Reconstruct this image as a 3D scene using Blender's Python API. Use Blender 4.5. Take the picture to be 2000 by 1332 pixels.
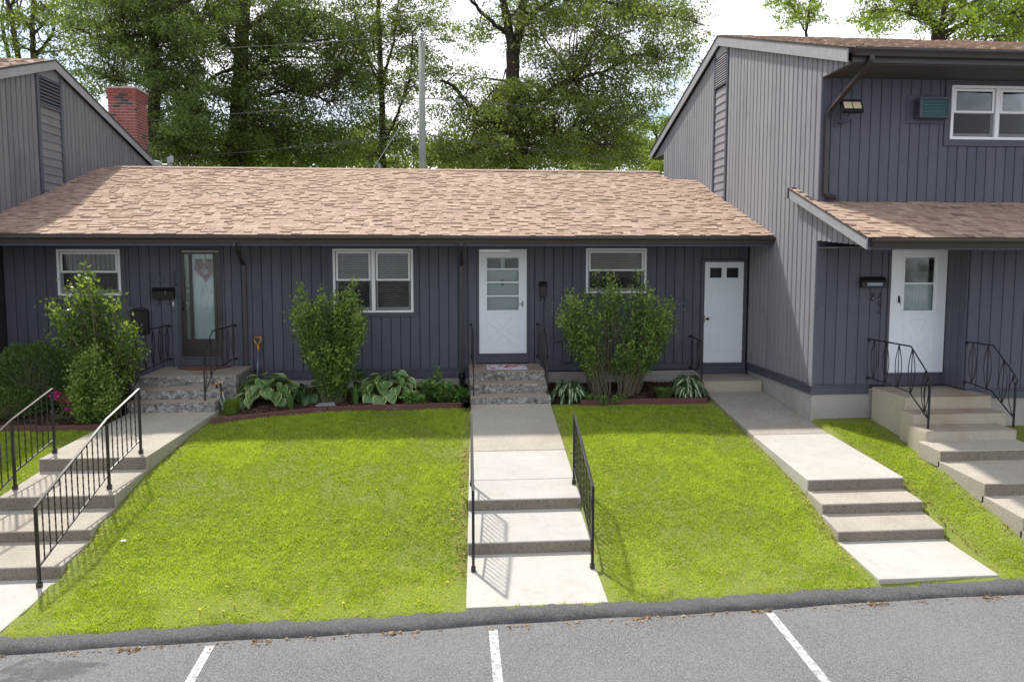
import bpy, math, random
import numpy as np
from mathutils import Vector, Matrix, Euler

random.seed(11)
rng = np.random.default_rng(11)
scene = bpy.context.scene
for o in list(bpy.data.objects):
    bpy.data.objects.remove(o, do_unlink=True)
col = scene.collection

# ------------------------------------------------------------------ camera
CZ = 3.7                      # camera height above the asphalt at the kerb; all z below are relative to the camera
YAW, PITCH, FPX, PPY = math.radians(4.544), math.radians(4.671), 1440.0, 619.6
cam = bpy.data.cameras.new('camera')
cam.sensor_width = 36.0
cam.lens = 36.0 * FPX / 2000.0
cam.shift_y = -(666.0 - PPY) / 2000.0
cam.clip_start, cam.clip_end = 0.1, 3000.0
camo = bpy.data.objects.new('camera', cam)
camo.location = (0, 0, CZ)
camo.rotation_euler = Euler((math.pi / 2 - PITCH, 0, -YAW), 'XYZ')
col.objects.link(camo)
scene.camera = camo

# ------------------------------------------------------------------ world and sun
SUNV = Vector((0.34, -0.60, -1.0)).normalized()          # direction the light travels
SUN_EL = math.asin(-SUNV.z)
SUN_AZ = math.atan2(-SUNV.x, -SUNV.y)                    # from +Y towards +X
world = bpy.data.worlds.new('World')
scene.world = world
world.use_nodes = True
wn, wl = world.node_tree.nodes, world.node_tree.links
wn.clear()
sky = wn.new('ShaderNodeTexSky')
sky.sky_type = 'NISHITA'
sky.sun_disc = False
sky.sun_elevation = SUN_EL
sky.sun_rotation = SUN_AZ
sky.air_density, sky.dust_density, sky.ozone_density = 1.0, 1.6, 1.0
tc = wn.new('ShaderNodeTexCoord')
mp = wn.new('ShaderNodeMapping'); mp.inputs['Scale'].default_value = (1.0, 1.0, 2.2)
nz = wn.new('ShaderNodeTexNoise'); nz.inputs['Scale'].default_value = 3.4; nz.inputs['Detail'].default_value = 7; nz.inputs['Roughness'].default_value = 0.58
rp = wn.new('ShaderNodeValToRGB')
rp.color_ramp.elements[0].position = 0.36; rp.color_ramp.elements[1].position = 0.56
mixw = wn.new('ShaderNodeMixRGB'); mixw.inputs['Color2'].default_value = (8.3, 8.5, 9.0, 1)
bg = wn.new('ShaderNodeBackground'); bg.inputs['Strength'].default_value = 0.122
wo = wn.new('ShaderNodeOutputWorld')
wl.new(tc.outputs['Generated'], mp.inputs['Vector']); wl.new(mp.outputs['Vector'], nz.inputs['Vector'])
wl.new(nz.outputs['Fac'], rp.inputs['Fac']); wl.new(rp.outputs['Color'], mixw.inputs['Fac'])
wl.new(sky.outputs['Color'], mixw.inputs['Color1']); wl.new(mixw.outputs['Color'], bg.inputs['Color'])
wl.new(bg.outputs['Background'], wo.inputs['Surface'])
sl = bpy.data.lights.new('sun', 'SUN')
sl.energy = 4.2; sl.angle = math.radians(2.2); sl.color = (1.0, 0.955, 0.88)
so = bpy.data.objects.new('sun', sl)
so.location = (-10, 20, 30)
so.rotation_euler = SUNV.to_track_quat('-Z', 'Y').to_euler()
col.objects.link(so)
scene.view_settings.view_transform = 'Standard'
scene.view_settings.look = 'None'
scene.view_settings.gamma = 1.0
scene.view_settings.exposure = 0.52
scene.view_settings.use_curve_mapping = False
scene.render.engine = 'CYCLES'
scene.cycles.max_bounces = 8
scene.cycles.transparent_max_bounces = 12

# ------------------------------------------------------------------ pixel helpers (photo pixel + a known plane -> point)
def _R():
    cy, sy, cp, sp = math.cos(YAW), math.sin(YAW), math.cos(PITCH), math.sin(PITCH)
    f = np.array([sy * cp, cy * cp, -sp]); r = np.array([cy, -sy, 0.0]); d = np.cross(f, r)
    return np.array([r, d, f])
RM = _R()
def ray(x, y): return RM.T @ np.array([(x - 1000) / FPX, (y - PPY) / FPX, 1.0])
def onX(x, y, X): r = ray(x, y); return r * (X / r[0])
def onY(x, y, Y): r = ray(x, y); return r * (Y / r[1])
def onZ(x, y, Z): r = ray(x, y); return r * (Z / r[2])
def hit(x, y, fn, y0=7.0, y1=15.0):
    r = ray(x, y); Y = y0
    while Y < y1:
        p = r * (Y / r[1])
        if p[2] <= fn(p[0], p[1]): return p
        Y += 0.01
    return r * (y1 / r[1])

# ------------------------------------------------------------------ mesh helpers
org = {}
def setp(o, label=None, cat=None, group=None, kind=None):
    if label: o['label'] = label
    if cat: o['category'] = cat
    if group: o['group'] = group
    if kind: o['kind'] = kind
    return o

def thing(name, label, cat, loc, group=None, kind=None):
    o = bpy.data.objects.new(name, None)
    o.empty_display_size = 0.1
    col.objects.link(o)
    o.location = (loc[0], loc[1], loc[2] + CZ)
    org[o] = np.array(loc, float)
    return setp(o, label, cat, group, kind)

def link(name, me, parent=None, loc=None, rot=None, scale=None):
    """a mesh object; loc is in camera-relative scene coordinates"""
    o = bpy.data.objects.new(name, me)
    col.objects.link(o)
    if parent is not None:
        o.parent = parent
        base = org[parent]
        org[o] = base.copy()
        l = np.array(loc, float) - base if loc is not None else np.zeros(3)
        o.location = l
        if loc is not None: org[o] = np.array(loc, float)
    else:
        l = np.array(loc, float)
        org[o] = l.copy()
        o.location = (l[0], l[1], l[2] + CZ)
    if rot is not None: o.rotation_euler = rot
    if scale is not None: o.scale = scale
    return o

class MB:
    def __init__(s): s.v = []; s.f = []; s.t = []
    def add(s, vs, fs, t=0.0):
        n = len(s.v)
        s.v.extend([tuple(map(float, p)) for p in vs]); s.f.extend([tuple(i + n for i in q) for q in fs])
        s.t.extend([t] * len(vs))
        return s
    def hexa(s, p, t=0.0):   # p: 4 bottom ccw, 4 top ccw
        return s.add(p, [(3, 2, 1, 0), (4, 5, 6, 7), (0, 1, 5, 4), (1, 2, 6, 5), (2, 3, 7, 6), (3, 0, 4, 7)], t)
    def box(s, x0, x1, y0, y1, z0, z1, t=0.0):
        if x0 > x1: x0, x1 = x1, x0
        if y0 > y1: y0, y1 = y1, y0
        if z0 > z1: z0, z1 = z1, z0
        return s.hexa([(x0, y0, z0), (x1, y0, z0), (x1, y1, z0), (x0, y1, z0), (x0, y0, z1), (x1, y0, z1), (x1, y1, z1), (x0, y1, z1)], t)
    def prism(s, poly, off, t=0.0):   # poly: planar polygon (3D pts), extruded by off
        n = len(poly); a = [np.array(p, float) for p in poly]; b = [p + np.array(off, float) for p in a]
        return s.add(a + b, [tuple(range(n - 1, -1, -1)), tuple(range(n, 2 * n))] + [(i, (i + 1) % n, n + (i + 1) % n, n + i) for i in range(n)], t)
    def tube(s, pts, r, n=6, t=0.0, cap=True, closed=False, phase=0.0, asp=1.0, twist=0.0, ref=None):
        P = [np.array(p, float) for p in pts]; m = len(P)
        if not hasattr(r, '__len__'): r = [r] * m
        vs = []; u = None
        for i in range(m):
            if closed: d = P[(i + 1) % m] - P[i - 1]
            else: d = P[min(i + 1, m - 1)] - P[max(i - 1, 0)]
            d = d / (np.linalg.norm(d) + 1e-9)
            if u is None:
                k = np.array(ref, float) if ref is not None else (np.array([0, 0, 1.0]) if abs(d[2]) < 0.9 else np.array([1.0, 0, 0]))
                u = k - d * (k @ d)
            else:
                u = u - d * (u @ d)
            u = u / (np.linalg.norm(u) + 1e-9); w = np.cross(d, u)
            for j in range(n):
                a = phase + 2 * math.pi * j / n + twist * i
                vs.append(P[i] + r[i] * (math.cos(a) * u + asp * math.sin(a) * w))
        fs = []
        for i in range(m if closed else m - 1):
            for j in range(n):
                i2 = (i + 1) % m
                fs.append((i * n + j, i * n + (j + 1) % n, i2 * n + (j + 1) % n, i2 * n + j))
        if cap and not closed:
            fs.append(tuple(range(n - 1, -1, -1))); fs.append(tuple((m - 1) * n + j for j in range(n)))
        return s.add(vs, fs, t)
    def lathe(s, c, prof, n=12, t=0.0, axis='z'):
        vs = []
        for (rr, h) in prof:
            for j in range(n):
                a = 2 * math.pi * j / n
                q = (rr * math.cos(a), rr * math.sin(a), h)
                if axis == 'y': q = (q[0], q[2], q[1])
                vs.append((c[0] + q[0], c[1] + q[1], c[2] + q[2]))
        fs = [(i * n + j, i * n + (j + 1) % n, (i + 1) * n + (j + 1) % n, (i + 1) * n + j) for i in range(len(prof) - 1) for j in range(n)]
        fs.append(tuple(range(n - 1, -1, -1))); fs.append(tuple((len(prof) - 1) * n + j for j in range(n)))
        return s.add(vs, fs, t)
    def mesh(s, name, mat, origin=(0, 0, 0), smooth=False):
        me = bpy.data.meshes.new(name)
        V = np.array(s.v) - np.array(origin)
        me.from_pydata([tuple(p) for p in V], [], s.f)
        if any(s.t):
            a = me.attributes.new('tint', 'FLOAT', 'POINT'); a.data.foreach_set('value', np.array(s.t, np.float32))
        me.materials.append(mat)
        if smooth: me.shade_smooth()
        me.update()
        return me
    def build(s, name, mat, parent=None, smooth=False, label=None, cat=None, group=None, kind=None, bevel=0.0):
        if parent is not None:
            o = link(name, s.mesh(name, mat, org[parent], smooth), parent)
        else:
            V = np.array(s.v); c = np.array([(V[:, 0].min() + V[:, 0].max()) / 2, (V[:, 1].min() + V[:, 1].max()) / 2, V[:, 2].min()])
            o = link(name, s.mesh(name, mat, c, smooth), None, c)
        if bevel:
            m = o.modifiers.new('bevel', 'BEVEL'); m.width = bevel; m.segments = 2; m.limit_method = 'ANGLE'
        return setp(o, label, cat, group, kind)

def npmesh(name, V, F, mat, tint=None, nper=3, parent=None, kind=None, smooth=False, origin=None):
    """big meshes from numpy arrays: V (n,3), F (m,nper)"""
    base = org[parent] if parent is not None else (np.array(origin) if origin is not None else np.array([V[:, 0].mean(), V[:, 1].mean(), V[:, 2].min()]))
    me = bpy.data.meshes.new(name)
    me.vertices.add(len(V)); me.vertices.foreach_set('co', (V - base).astype(np.float32).ravel())
    m = len(F)
    me.loops.add(m * nper); me.loops.foreach_set('vertex_index', F.astype(np.int32).ravel())
    me.polygons.add(m); me.polygons.foreach_set('loop_start', np.arange(0, m * nper, nper, dtype=np.int32))
    if tint is not None:
        a = me.attributes.new('tint', 'FLOAT', 'POINT'); a.data.foreach_set('value', tint.astype(np.float32))
    me.materials.append(mat)
    me.update(calc_edges=True); me.validate()
    if smooth: me.shade_smooth()
    o = link(name, me, parent, None if parent is not None else base)
    return setp(o, kind=kind)

# ------------------------------------------------------------------ materials
class NT:
    def __init__(s, name):
        s.m = bpy.data.materials.new(name); s.m.use_nodes = True
        s.n, s.l = s.m.node_tree.nodes, s.m.node_tree.links
        s.n.clear(); s.out = s.n.new('ShaderNodeOutputMaterial')
    def pos(s, scale=(1, 1, 1)):
        g = s.n.new('ShaderNodeNewGeometry'); m = s.n.new('ShaderNodeMapping'); m.inputs['Scale'].default_value = scale
        s.l.new(g.outputs['Position'], m.inputs['Vector']); return m.outputs['Vector']
    def noise(s, sc, det=3, rough=0.55, stretch=(1, 1, 1), dist=0.0):
        t = s.n.new('ShaderNodeTexNoise'); t.inputs['Scale'].default_value = sc; t.inputs['Detail'].default_value = det
        t.inputs['Roughness'].default_value = rough; t.inputs['Distortion'].default_value = dist
        s.l.new(s.pos(stretch), t.inputs['Vector']); return t.outputs['Fac']
    def voro(s, sc, stretch=(1, 1, 1), feature='F1'):
        t = s.n.new('ShaderNodeTexVoronoi'); t.inputs['Scale'].default_value = sc; t.feature = feature
        s.l.new(s.pos(stretch), t.inputs['Vector']); return t
    def ramp(s, fac, stops, const=False):
        r = s.n.new('ShaderNodeValToRGB'); e = r.color_ramp.elements
        if const: r.color_ramp.interpolation = 'CONSTANT'
        while len(e) < len(stops): e.new(0.5)
        for i, (p, c) in enumerate(stops):
            e[i].position = p; e[i].color = (c, c, c, 1) if not hasattr(c, '__len__') else (c[0], c[1], c[2], 1)
        s.l.new(fac, r.inputs['Fac']); return r.outputs['Color']
    def mix(s, fac, a, b, mode='MIX'):
        m = s.n.new('ShaderNodeMixRGB'); m.blend_type = mode
        for k, v in (('Fac', fac), ('Color1', a), ('Color2', b)):
            if hasattr(v, 'is_linked') or hasattr(v, 'links'): s.l.new(v, m.inputs[k])
            elif k == 'Fac': m.inputs[k].default_value = v
            else: m.inputs[k].default_value = (v[0], v[1], v[2], 1)
        return m.outputs['Color']
    def attr(s, n):
        a = s.n.new('ShaderNodeAttribute'); a.attribute_name = n; return a.outputs['Fac']
    def orand(s):
        return s.n.new('ShaderNodeObjectInfo').outputs['Random']
    def bump(s, h, strength, dist=0.01):
        b = s.n.new('ShaderNodeBump'); b.inputs['Strength'].default_value = strength; b.inputs['Distance'].default_value = dist
        s.l.new(h, b.inputs['Height']); return b.outputs['Normal']
    def pbr(s, colr, rough=0.6, metal=0.0, normal=None, spec=0.5):
        p = s.n.new('ShaderNodeBsdfPrincipled')
        if hasattr(colr, 'links'): s.l.new(colr, p.inputs['Base Color'])
        else: p.inputs['Base Color'].default_value = (colr[0], colr[1], colr[2], 1)
        if hasattr(rough, 'links'): s.l.new(rough, p.inputs['Roughness'])
        else: p.inputs['Roughness'].default_value = rough
        p.inputs['Metallic'].default_value = metal; p.inputs['Specular IOR Level'].default_value = spec
        if normal is not None: s.l.new(normal, p.inputs['Normal'])
        s.l.new(p.outputs['BSDF'], s.out.inputs['Surface']); return s.m

def plain(name, c, rough=0.5, metal=0.0, var=0.12, sc=9.0, bump=0.0, bsc=60.0, spec=0.5):
    t = NT(name)
    c1 = t.mix(t.noise(sc, 4), [x * (1 - var) for x in c], [min(1, x * (1 + var)) for x in c])
    return t.pbr(c1, rough, metal, t.bump(t.noise(bsc, 3), bump) if bump else None, spec)

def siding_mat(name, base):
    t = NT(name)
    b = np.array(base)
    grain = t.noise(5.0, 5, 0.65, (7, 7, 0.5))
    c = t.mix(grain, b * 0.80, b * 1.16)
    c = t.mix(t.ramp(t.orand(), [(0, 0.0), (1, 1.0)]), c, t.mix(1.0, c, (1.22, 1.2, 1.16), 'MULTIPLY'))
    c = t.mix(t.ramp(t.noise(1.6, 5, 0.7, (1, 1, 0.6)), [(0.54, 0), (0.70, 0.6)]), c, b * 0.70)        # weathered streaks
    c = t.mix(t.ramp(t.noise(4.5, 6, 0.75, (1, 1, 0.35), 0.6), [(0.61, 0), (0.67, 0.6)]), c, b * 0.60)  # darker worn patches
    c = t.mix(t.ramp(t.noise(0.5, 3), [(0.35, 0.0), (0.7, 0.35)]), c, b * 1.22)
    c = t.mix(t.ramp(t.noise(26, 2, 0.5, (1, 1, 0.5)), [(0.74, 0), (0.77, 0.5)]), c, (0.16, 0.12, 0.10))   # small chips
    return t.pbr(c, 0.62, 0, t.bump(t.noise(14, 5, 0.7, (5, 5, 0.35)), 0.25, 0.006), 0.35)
SIDE = siding_mat('grey_painted_siding', (0.082, 0.088, 0.118))
SIDE_SUNLIT = siding_mat('sunlit_bleached_siding', (0.222, 0.218, 0.246))  # bleached gable boards, with their sunlit brightness also put into the colour
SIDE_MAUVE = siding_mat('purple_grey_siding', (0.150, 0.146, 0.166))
TRIM = plain('grey_painted_trim', (0.078, 0.082, 0.108), 0.55, 0, 0.15, 5, 0.1, 25, 0.35)
RAKE = plain('weathered_grey_fascia', (0.30, 0.29, 0.31), 0.65, 0, 0.25, 8, 0.2, 30, 0.3)
WALLB = plain('dark_wall_backing', (0.03, 0.03, 0.036), 0.9)
BROWN = plain('dark_brown_aluminium', (0.040, 0.029, 0.028), 0.38, 0, 0.15, 3)
SOFF = plain('brown_soffit', (0.075, 0.062, 0.058), 0.7, 0, 0.1, 3)
WHITE = plain('white_vinyl', (0.78, 0.80, 0.82), 0.4, 0, 0.03, 6)
WDOOR = plain('white_door_paint', (0.74, 0.78, 0.84), 0.42, 0, 0.04, 3, 0.05, 20)
INNER = plain('inner_door_paint', (0.60, 0.62, 0.64), 0.5, 0, 0.05, 3)
IRON = plain('black_wrought_iron', (0.018, 0.017, 0.018), 0.42, 0.2, 0.3, 14)
def iron2():
    t = NT('dark_railing_paint')
    c = t.mix(t.ramp(t.noise(30, 4), [(0.62, 0), (0.7, 0.8)]), (0.022, 0.018, 0.018), (0.10, 0.055, 0.035))
    return t.pbr(c, 0.3, 0.25, None, 0.6)
RAIL = iron2()
BLACK = plain('black_metal', (0.012, 0.012, 0.014), 0.45, 0.1)
BRASS = plain('aged_brass', (0.30, 0.22, 0.10), 0.35, 0.9)
DARKIN = plain('dark_interior', (0.022, 0.022, 0.024), 0.9)
BLIND = plain('window_blind', (0.34, 0.33, 0.30), 0.6, 0, 0.05)
CURT = plain('vertical_blind_fabric', (0.30, 0.28, 0.26), 0.8, 0, 0.08)
def glass():
    t = NT('window_glass')
    fr = t.n.new('ShaderNodeFresnel'); fr.inputs['IOR'].default_value = 1.55
    g = t.n.new('ShaderNodeBsdfGlossy'); g.inputs['Roughness'].default_value = 0.015
    g.inputs['Color'].default_value = (0.95, 0.97, 1, 1)
    n = t.bump(t.noise(2.2, 1), 0.25, 0.02); t.l.new(n, g.inputs['Normal'])
    tr = t.n.new('ShaderNodeBsdfTransparent'); tr.inputs['Color'].default_value = (0.80, 0.84, 0.84, 1)
    ml = t.n.new('ShaderNodeMath'); ml.operation = 'MULTIPLY_ADD'; ml.inputs[1].default_value = 0.62; ml.inputs[2].default_value = 0.0
    t.l.new(fr.outputs['Fac'], ml.inputs[0])
    mx = t.n.new('ShaderNodeMixShader'); t.l.new(ml.outputs[0], mx.inputs['Fac'])
    t.l.new(tr.outputs[0], mx.inputs[1]); t.l.new(g.outputs[0], mx.inputs[2]); t.l.new(mx.outputs[0], t.out.inputs['Surface'])
    return t.m
GLASS = glass()
def screen():
    t = NT('insect_screen_mesh')
    d = t.n.new('ShaderNodeBsdfDiffuse'); d.inputs['Color'].default_value = (0.05, 0.052, 0.055, 1)
    tr = t.n.new('ShaderNodeBsdfTransparent'); mx = t.n.new('ShaderNodeMixShader'); mx.inputs['Fac'].default_value = 0.30
    t.l.new(tr.outputs[0], mx.inputs[1]); t.l.new(d.outputs[0], mx.inputs[2]); t.l.new(mx.outputs[0], t.out.inputs['Surface'])
    return t.m
SCREEN = screen()

def concrete(name, base, dark, stain=0.5, speck=0.5, flake=None, pits=0.0):
    t = NT(name); b = np.array(base)
    c = t.mix(t.noise(2.2, 6, 0.7), b * 0.76, b * 1.14)
    c = t.mix(t.ramp(t.noise(11, 5, 0.75), [(0.52, 0), (0.68, 0.38)]), c, b * 0.72)
    c = t.mix(t.ramp(t.noise(0.9, 4, 0.6, (1, 1, 1), 0.5), [(0.5, 0), (0.72, stain)]), c, dark)
    c = t.mix(t.ramp(t.noise(95, 2, 0.5), [(0.42, speck), (0.56, 0)]), c, b * 0.62)
    if pits: c = t.mix(t.ramp(t.noise(34, 3, 0.6, (1, 1.5, 1)), [(0.34, pits), (0.43, 0)]), c, b * 0.35)
    c = t.mix(t.ramp(t.noise(140, 2, 0.5), [(0.60, 0), (0.72, speck)]), c, [min(1, x * 1.3) for x in b])
    if flake:
        c = t.mix(t.ramp(t.noise(9.0, 8, 0.74, (1, 1, 1.6), 0.3), [(0.50, 0), (0.55, 0.75)]), c, flake[0])
        c = t.mix(t.ramp(t.noise(15.0, 8, 0.8, (1, 1, 1.0), 0.3), [(0.51, 0), (0.58, 0.85)]), c, flake[1])
    c = t.mix(t.ramp(t.noise(5.5, 5, 0.7, (1, 1, 1), 0.8), [(0.60, 0), (0.66, 0.30)]), c, b * 0.66)
    return t.pbr(c, 0.88, 0, t.bump(t.noise(120, 4, 0.65), 0.45, 0.005), 0.2)
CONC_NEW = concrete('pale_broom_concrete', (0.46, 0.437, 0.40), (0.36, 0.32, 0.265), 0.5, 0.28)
CONC_OLD = concrete('aggregate_concrete', (0.435, 0.392, 0.330), (0.29, 0.24, 0.185), 0.7, 0.75, None, 0.35)
CONC_ROUGH = concrete('rough_dark_concrete', (0.40, 0.355, 0.305), (0.24, 0.195, 0.155), 0.7, 0.9, None, 0.9)
CONC_RISER = concrete('shaded_aggregate_riser', (0.265, 0.225, 0.180), (0.14, 0.11, 0.085), 0.7, 0.9, None, 0.8)  # rough aggregate, darkened further so the colour carries the risers' shade
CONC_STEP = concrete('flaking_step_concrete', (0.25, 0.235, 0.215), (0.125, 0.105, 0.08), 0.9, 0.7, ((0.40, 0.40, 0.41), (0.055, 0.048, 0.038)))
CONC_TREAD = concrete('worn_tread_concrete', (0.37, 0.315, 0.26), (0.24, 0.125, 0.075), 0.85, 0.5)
CONC_STOOP = concrete('mossy_stoop_concrete', (0.47, 0.415, 0.325), (0.30, 0.24, 0.15), 0.8, 0.35)
FOUND = concrete('foundation_concrete', (0.40, 0.375, 0.365), (0.29, 0.20, 0.17), 0.85, 0.2)
def asphalt(name, base, patch=True):
    t = NT(name); b = np.array(base)
    v = t.voro(160)
    c = t.mix(t.ramp(v.outputs['Color'], [(0.15, 0), (0.85, 1)]), b * 0.42, b * 1.75)
    c = t.mix(t.ramp(t.noise(70, 3, 0.6), [(0.35, 0.6), (0.6, 0)]), c, b * 0.5)
    c = t.mix(t.ramp(t.noise(0.7, 4), [(0.4, 0), (0.7, 0.35)]), c, b * 1.35)
    c = t.mix(t.ramp(t.noise(1.3, 6, 0.7, (1, 0.5, 1), 0.7), [(0.58, 0), (0.72, 0.30)]), c, b * 0.6)
    return t.pbr(c, 0.9, 0, t.bump(t.noise(150, 3, 0.7), 0.6, 0.006), 0.25)
ASPH = asphalt('worn_asphalt', (0.150, 0.147, 0.147))
KERBM = asphalt('asphalt_kerb', (0.088, 0.086, 0.087))
def paint():
    t = NT('worn_white_road_paint')
    c = t.mix(t.ramp(t.noise(24, 6, 0.82), [(0.40, 0), (0.60, 0.9)]), (0.56, 0.56, 0.545), (0.19, 0.185, 0.18))
    return t.pbr(c, 0.85, 0, None, 0.2)
PAINT = paint()
def shingle():
    t = NT('asphalt_shingle')
    c = t.ramp(t.attr('tint'), [(0.0, (0.235, 0.165, 0.128)), (0.2, (0.330, 0.232, 0.176)), (0.4, (0.370, 0.268, 0.206)), (0.6, (0.400, 0.295, 0.226)), (0.8, (0.455, 0.350, 0.272)), (1.0, (0.360, 0.252, 0.205))])
    c = t.mix(t.noise(90, 3, 0.6), t.mix(1.0, c, (0.62, 0.62, 0.62), 'MULTIPLY'), t.mix(1.0, c, (1.22, 1.2, 1.18), 'MULTIPLY'))
    c = t.mix(t.ramp(t.noise(0.55, 3), [(0.45, 0), (0.75, 0.3)]), c, (0.31, 0.22, 0.175))
    return t.pbr(c, 0.92, 0, t.bump(t.noise(160, 2), 0.4, 0.003), 0.15)
SHIN = shingle()
def brickm():
    t = NT('red_brick')
    c = t.ramp(t.orand(), [(0.0, (0.25, 0.075, 0.070)), (0.5, (0.33, 0.110, 0.095)), (0.8, (0.29, 0.095, 0.09)), (0.93, (0.23, 0.065, 0.06)), (0.96, (0.075, 0.065, 0.07))])
    c = t.mix(t.noise(40, 4), t.mix(1.0, c, (0.75, 0.75, 0.75), 'MULTIPLY'), c)
    return t.pbr(c, 0.9, 0, t.bump(t.noise(80, 3), 0.3, 0.004), 0.2)
BRICK = brickm()
MORTAR = plain('mortar', (0.55, 0.52, 0.49), 0.95, 0, 0.15, 30)
CLAY = plain('clay_flue', (0.45, 0.20, 0.11), 0.85)
def leafmat(name, stops, trans=0.45, rough=0.5, spec=0.35):
    t = NT(name)
    c = t.ramp(t.attr('tint'), stops)
    p = t.n.new('ShaderNodeBsdfPrincipled'); p.inputs['Roughness'].default_value = rough; p.inputs['Specular IOR Level'].default_value = spec
    t.l.new(c, p.inputs['Base Color'])
    tr = t.n.new('ShaderNodeBsdfTranslucent')
    c2 = t.mix(1.0, c, (1.5, 1.45, 0.5), 'MULTIPLY'); t.l.new(c2, tr.inputs['Color'])
    mx = t.n.new('ShaderNodeMixShader'); mx.inputs['Fac'].default_value = trans
    t.l.new(p.outputs[0], mx.inputs[1]); t.l.new(tr.outputs[0], mx.inputs[2]); t.l.new(mx.outputs[0], t.out.inputs['Surface'])
    return t.m
G3 = lambda a, b, c: [(0.0, a), (0.5, b), (1.0, c)]
LEAF_OAK = leafmat('tree_leaf', G3((0.070, 0.112, 0.036), (0.150, 0.208, 0.060), (0.260, 0.325, 0.095)), 0.5)
LEAF_DARK = leafmat('dark_tree_leaf', G3((0.052, 0.092, 0.032), (0.112, 0.170, 0.052), (0.205, 0.272, 0.082)), 0.48)
LEAF_LIGHT = leafmat('light_tree_leaf', G3((0.10, 0.16, 0.03), (0.18, 0.26, 0.045), (0.27, 0.36, 0.07)), 0.5)
LEAF_SHRUB = leafmat('shrub_leaf', G3((0.060, 0.125, 0.026), (0.130, 0.225, 0.042), (0.285, 0.385, 0.078)), 0.35, 0.42)
LEAF_YEW = leafmat('evergreen_leaf', G3((0.06, 0.12, 0.036), (0.12, 0.21, 0.055), (0.25, 0.34, 0.075)), 0.3)
LEAF_PERENNIAL = leafmat('perennial_leaf', G3((0.05, 0.12, 0.028), (0.10, 0.20, 0.045), (0.20, 0.32, 0.07)), 0.3)
GRASS = leafmat('lawn_grass_blade', [(0.0, (0.125, 0.205, 0.020)), (0.45, (0.290, 0.402, 0.036)), (0.8, (0.445, 0.540, 0.080)), (1.0, (0.60, 0.55, 0.28))], 0.45, 0.6, 0.2)
BARK = plain('tree_bark', (0.060, 0.048, 0.040), 0.95, 0, 0.4, 6, 0.6, 12, 0.1)
BARK2 = plain('shrub_bark', (0.16, 0.13, 0.09), 0.9, 0, 0.3, 20, 0.2)
def hosta_mat(name, inner, margin):
    t = NT(name)
    c = t.mix(t.ramp(t.attr('tint'), [(0.70, 0), (0.86, 1)]), inner, margin)
    c = t.mix(t.ramp(t.orand(), [(0, 0), (1, 0.35)]), c, t.mix(1.0, c, (0.6, 0.7, 0.6), 'MULTIPLY'))
    c = t.mix(t.noise(14, 3), t.mix(1.0, c, (0.82, 0.82, 0.82), 'MULTIPLY'), c)
    p = t.n.new('ShaderNodeBsdfPrincipled'); p.inputs['Roughness'].default_value = 0.42
    t.l.new(c, p.inputs['Base Color'])
    tr = t.n.new('ShaderNodeBsdfTranslucent'); t.l.new(c, tr.inputs['Color'])
    mx = t.n.new('ShaderNodeMixShader'); mx.inputs['Fac'].default_value = 0.25
    t.l.new(p.outputs[0], mx.inputs[1]); t.l.new(tr.outputs[0], mx.inputs[2]); t.l.new(mx.outputs[0], t.out.inputs['Surface'])
    return t.m
HOSTA_A = hosta_mat('green_hosta_leaf_with_yellow_margin', (0.155, 0.270, 0.100), (0.62, 0.66, 0.22))
HOSTA_B = hosta_mat('green_hosta_leaf_with_white_stripe', (0.070, 0.160, 0.050), (0.66, 0.70, 0.50))
HOSTA_C = hosta_mat('plain_dark_hosta_leaf', (0.048, 0.115, 0.036), (0.05, 0.12, 0.04))
def soilmat():
    t = NT('lawn_soil')
    c = t.mix(t.noise(6, 5, 0.7), (0.125, 0.165, 0.030), (0.225, 0.245, 0.055))
    c = t.mix(t.ramp(t.noise(38, 4, 0.7), [(0.5, 0), (0.7, 0.6)]), c, (0.20, 0.15, 0.09))
    return t.pbr(c, 0.95, 0, t.bump(t.noise(50, 4), 0.6, 0.02), 0.1)
SOIL = soilmat()
def mulch():
    t = NT('bark_mulch')
    c = t.mix(t.noise(40, 5, 0.7, (1, 2.5, 1)), (0.022, 0.013, 0.010), (0.085, 0.050, 0.038))
    return t.pbr(c, 0.95, 0, t.bump(t.noise(45, 5, 0.7), 1.0, 0.03), 0.1)
MULCH = mulch()
CHIP = leafmat('mulch_chip', G3((0.035, 0.018, 0.013), (0.09, 0.05, 0.035), (0.22, 0.16, 0.11)), 0.0, 0.9, 0.1)
LITTER = leafmat('dry_leaf_litter', G3((0.10, 0.055, 0.025), (0.24, 0.13, 0.055), (0.38, 0.28, 0.15)), 0.1, 0.9, 0.1)
def timber():
    t = NT('red_brown_timber')
    c = t.mix(t.noise(6, 5, 0.7, (0.6, 3, 3)), (0.095, 0.040, 0.040), (0.16, 0.075, 0.068))
    c = t.mix(t.ramp(t.noise(5, 6, 0.7, (0.5, 2, 2)), [(0.62, 0), (0.7, 0.8)]), c, (0.30, 0.27, 0.25))
    return t.pbr(c, 0.85, 0, t.bump(t.noise(30, 4, 0.6, (0.4, 3, 3)), 0.4), 0.2)
TIMBER = timber()
YELLOW = plain('yellow_plastic', (0.70, 0.30, 0.015), 0.4)
STEEL = plain('grey_blue_steel', (0.22, 0.26, 0.34), 0.35, 0.4)
GALV = plain('galvanised_steel', (0.42, 0.43, 0.44), 0.45, 0.6)
POLEM = plain('weathered_pole_wood', (0.25, 0.27, 0.23), 0.95, 0, 0.25, 5, 0.5, 20)
WIRE = plain('cable_sheath', (0.06, 0.062, 0.065), 0.6, 0.1)
PINK = leafmat('magenta_petal', G3((0.35, 0.01, 0.11), (0.52, 0.02, 0.20), (0.65, 0.08, 0.32)), 0.3)
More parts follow.
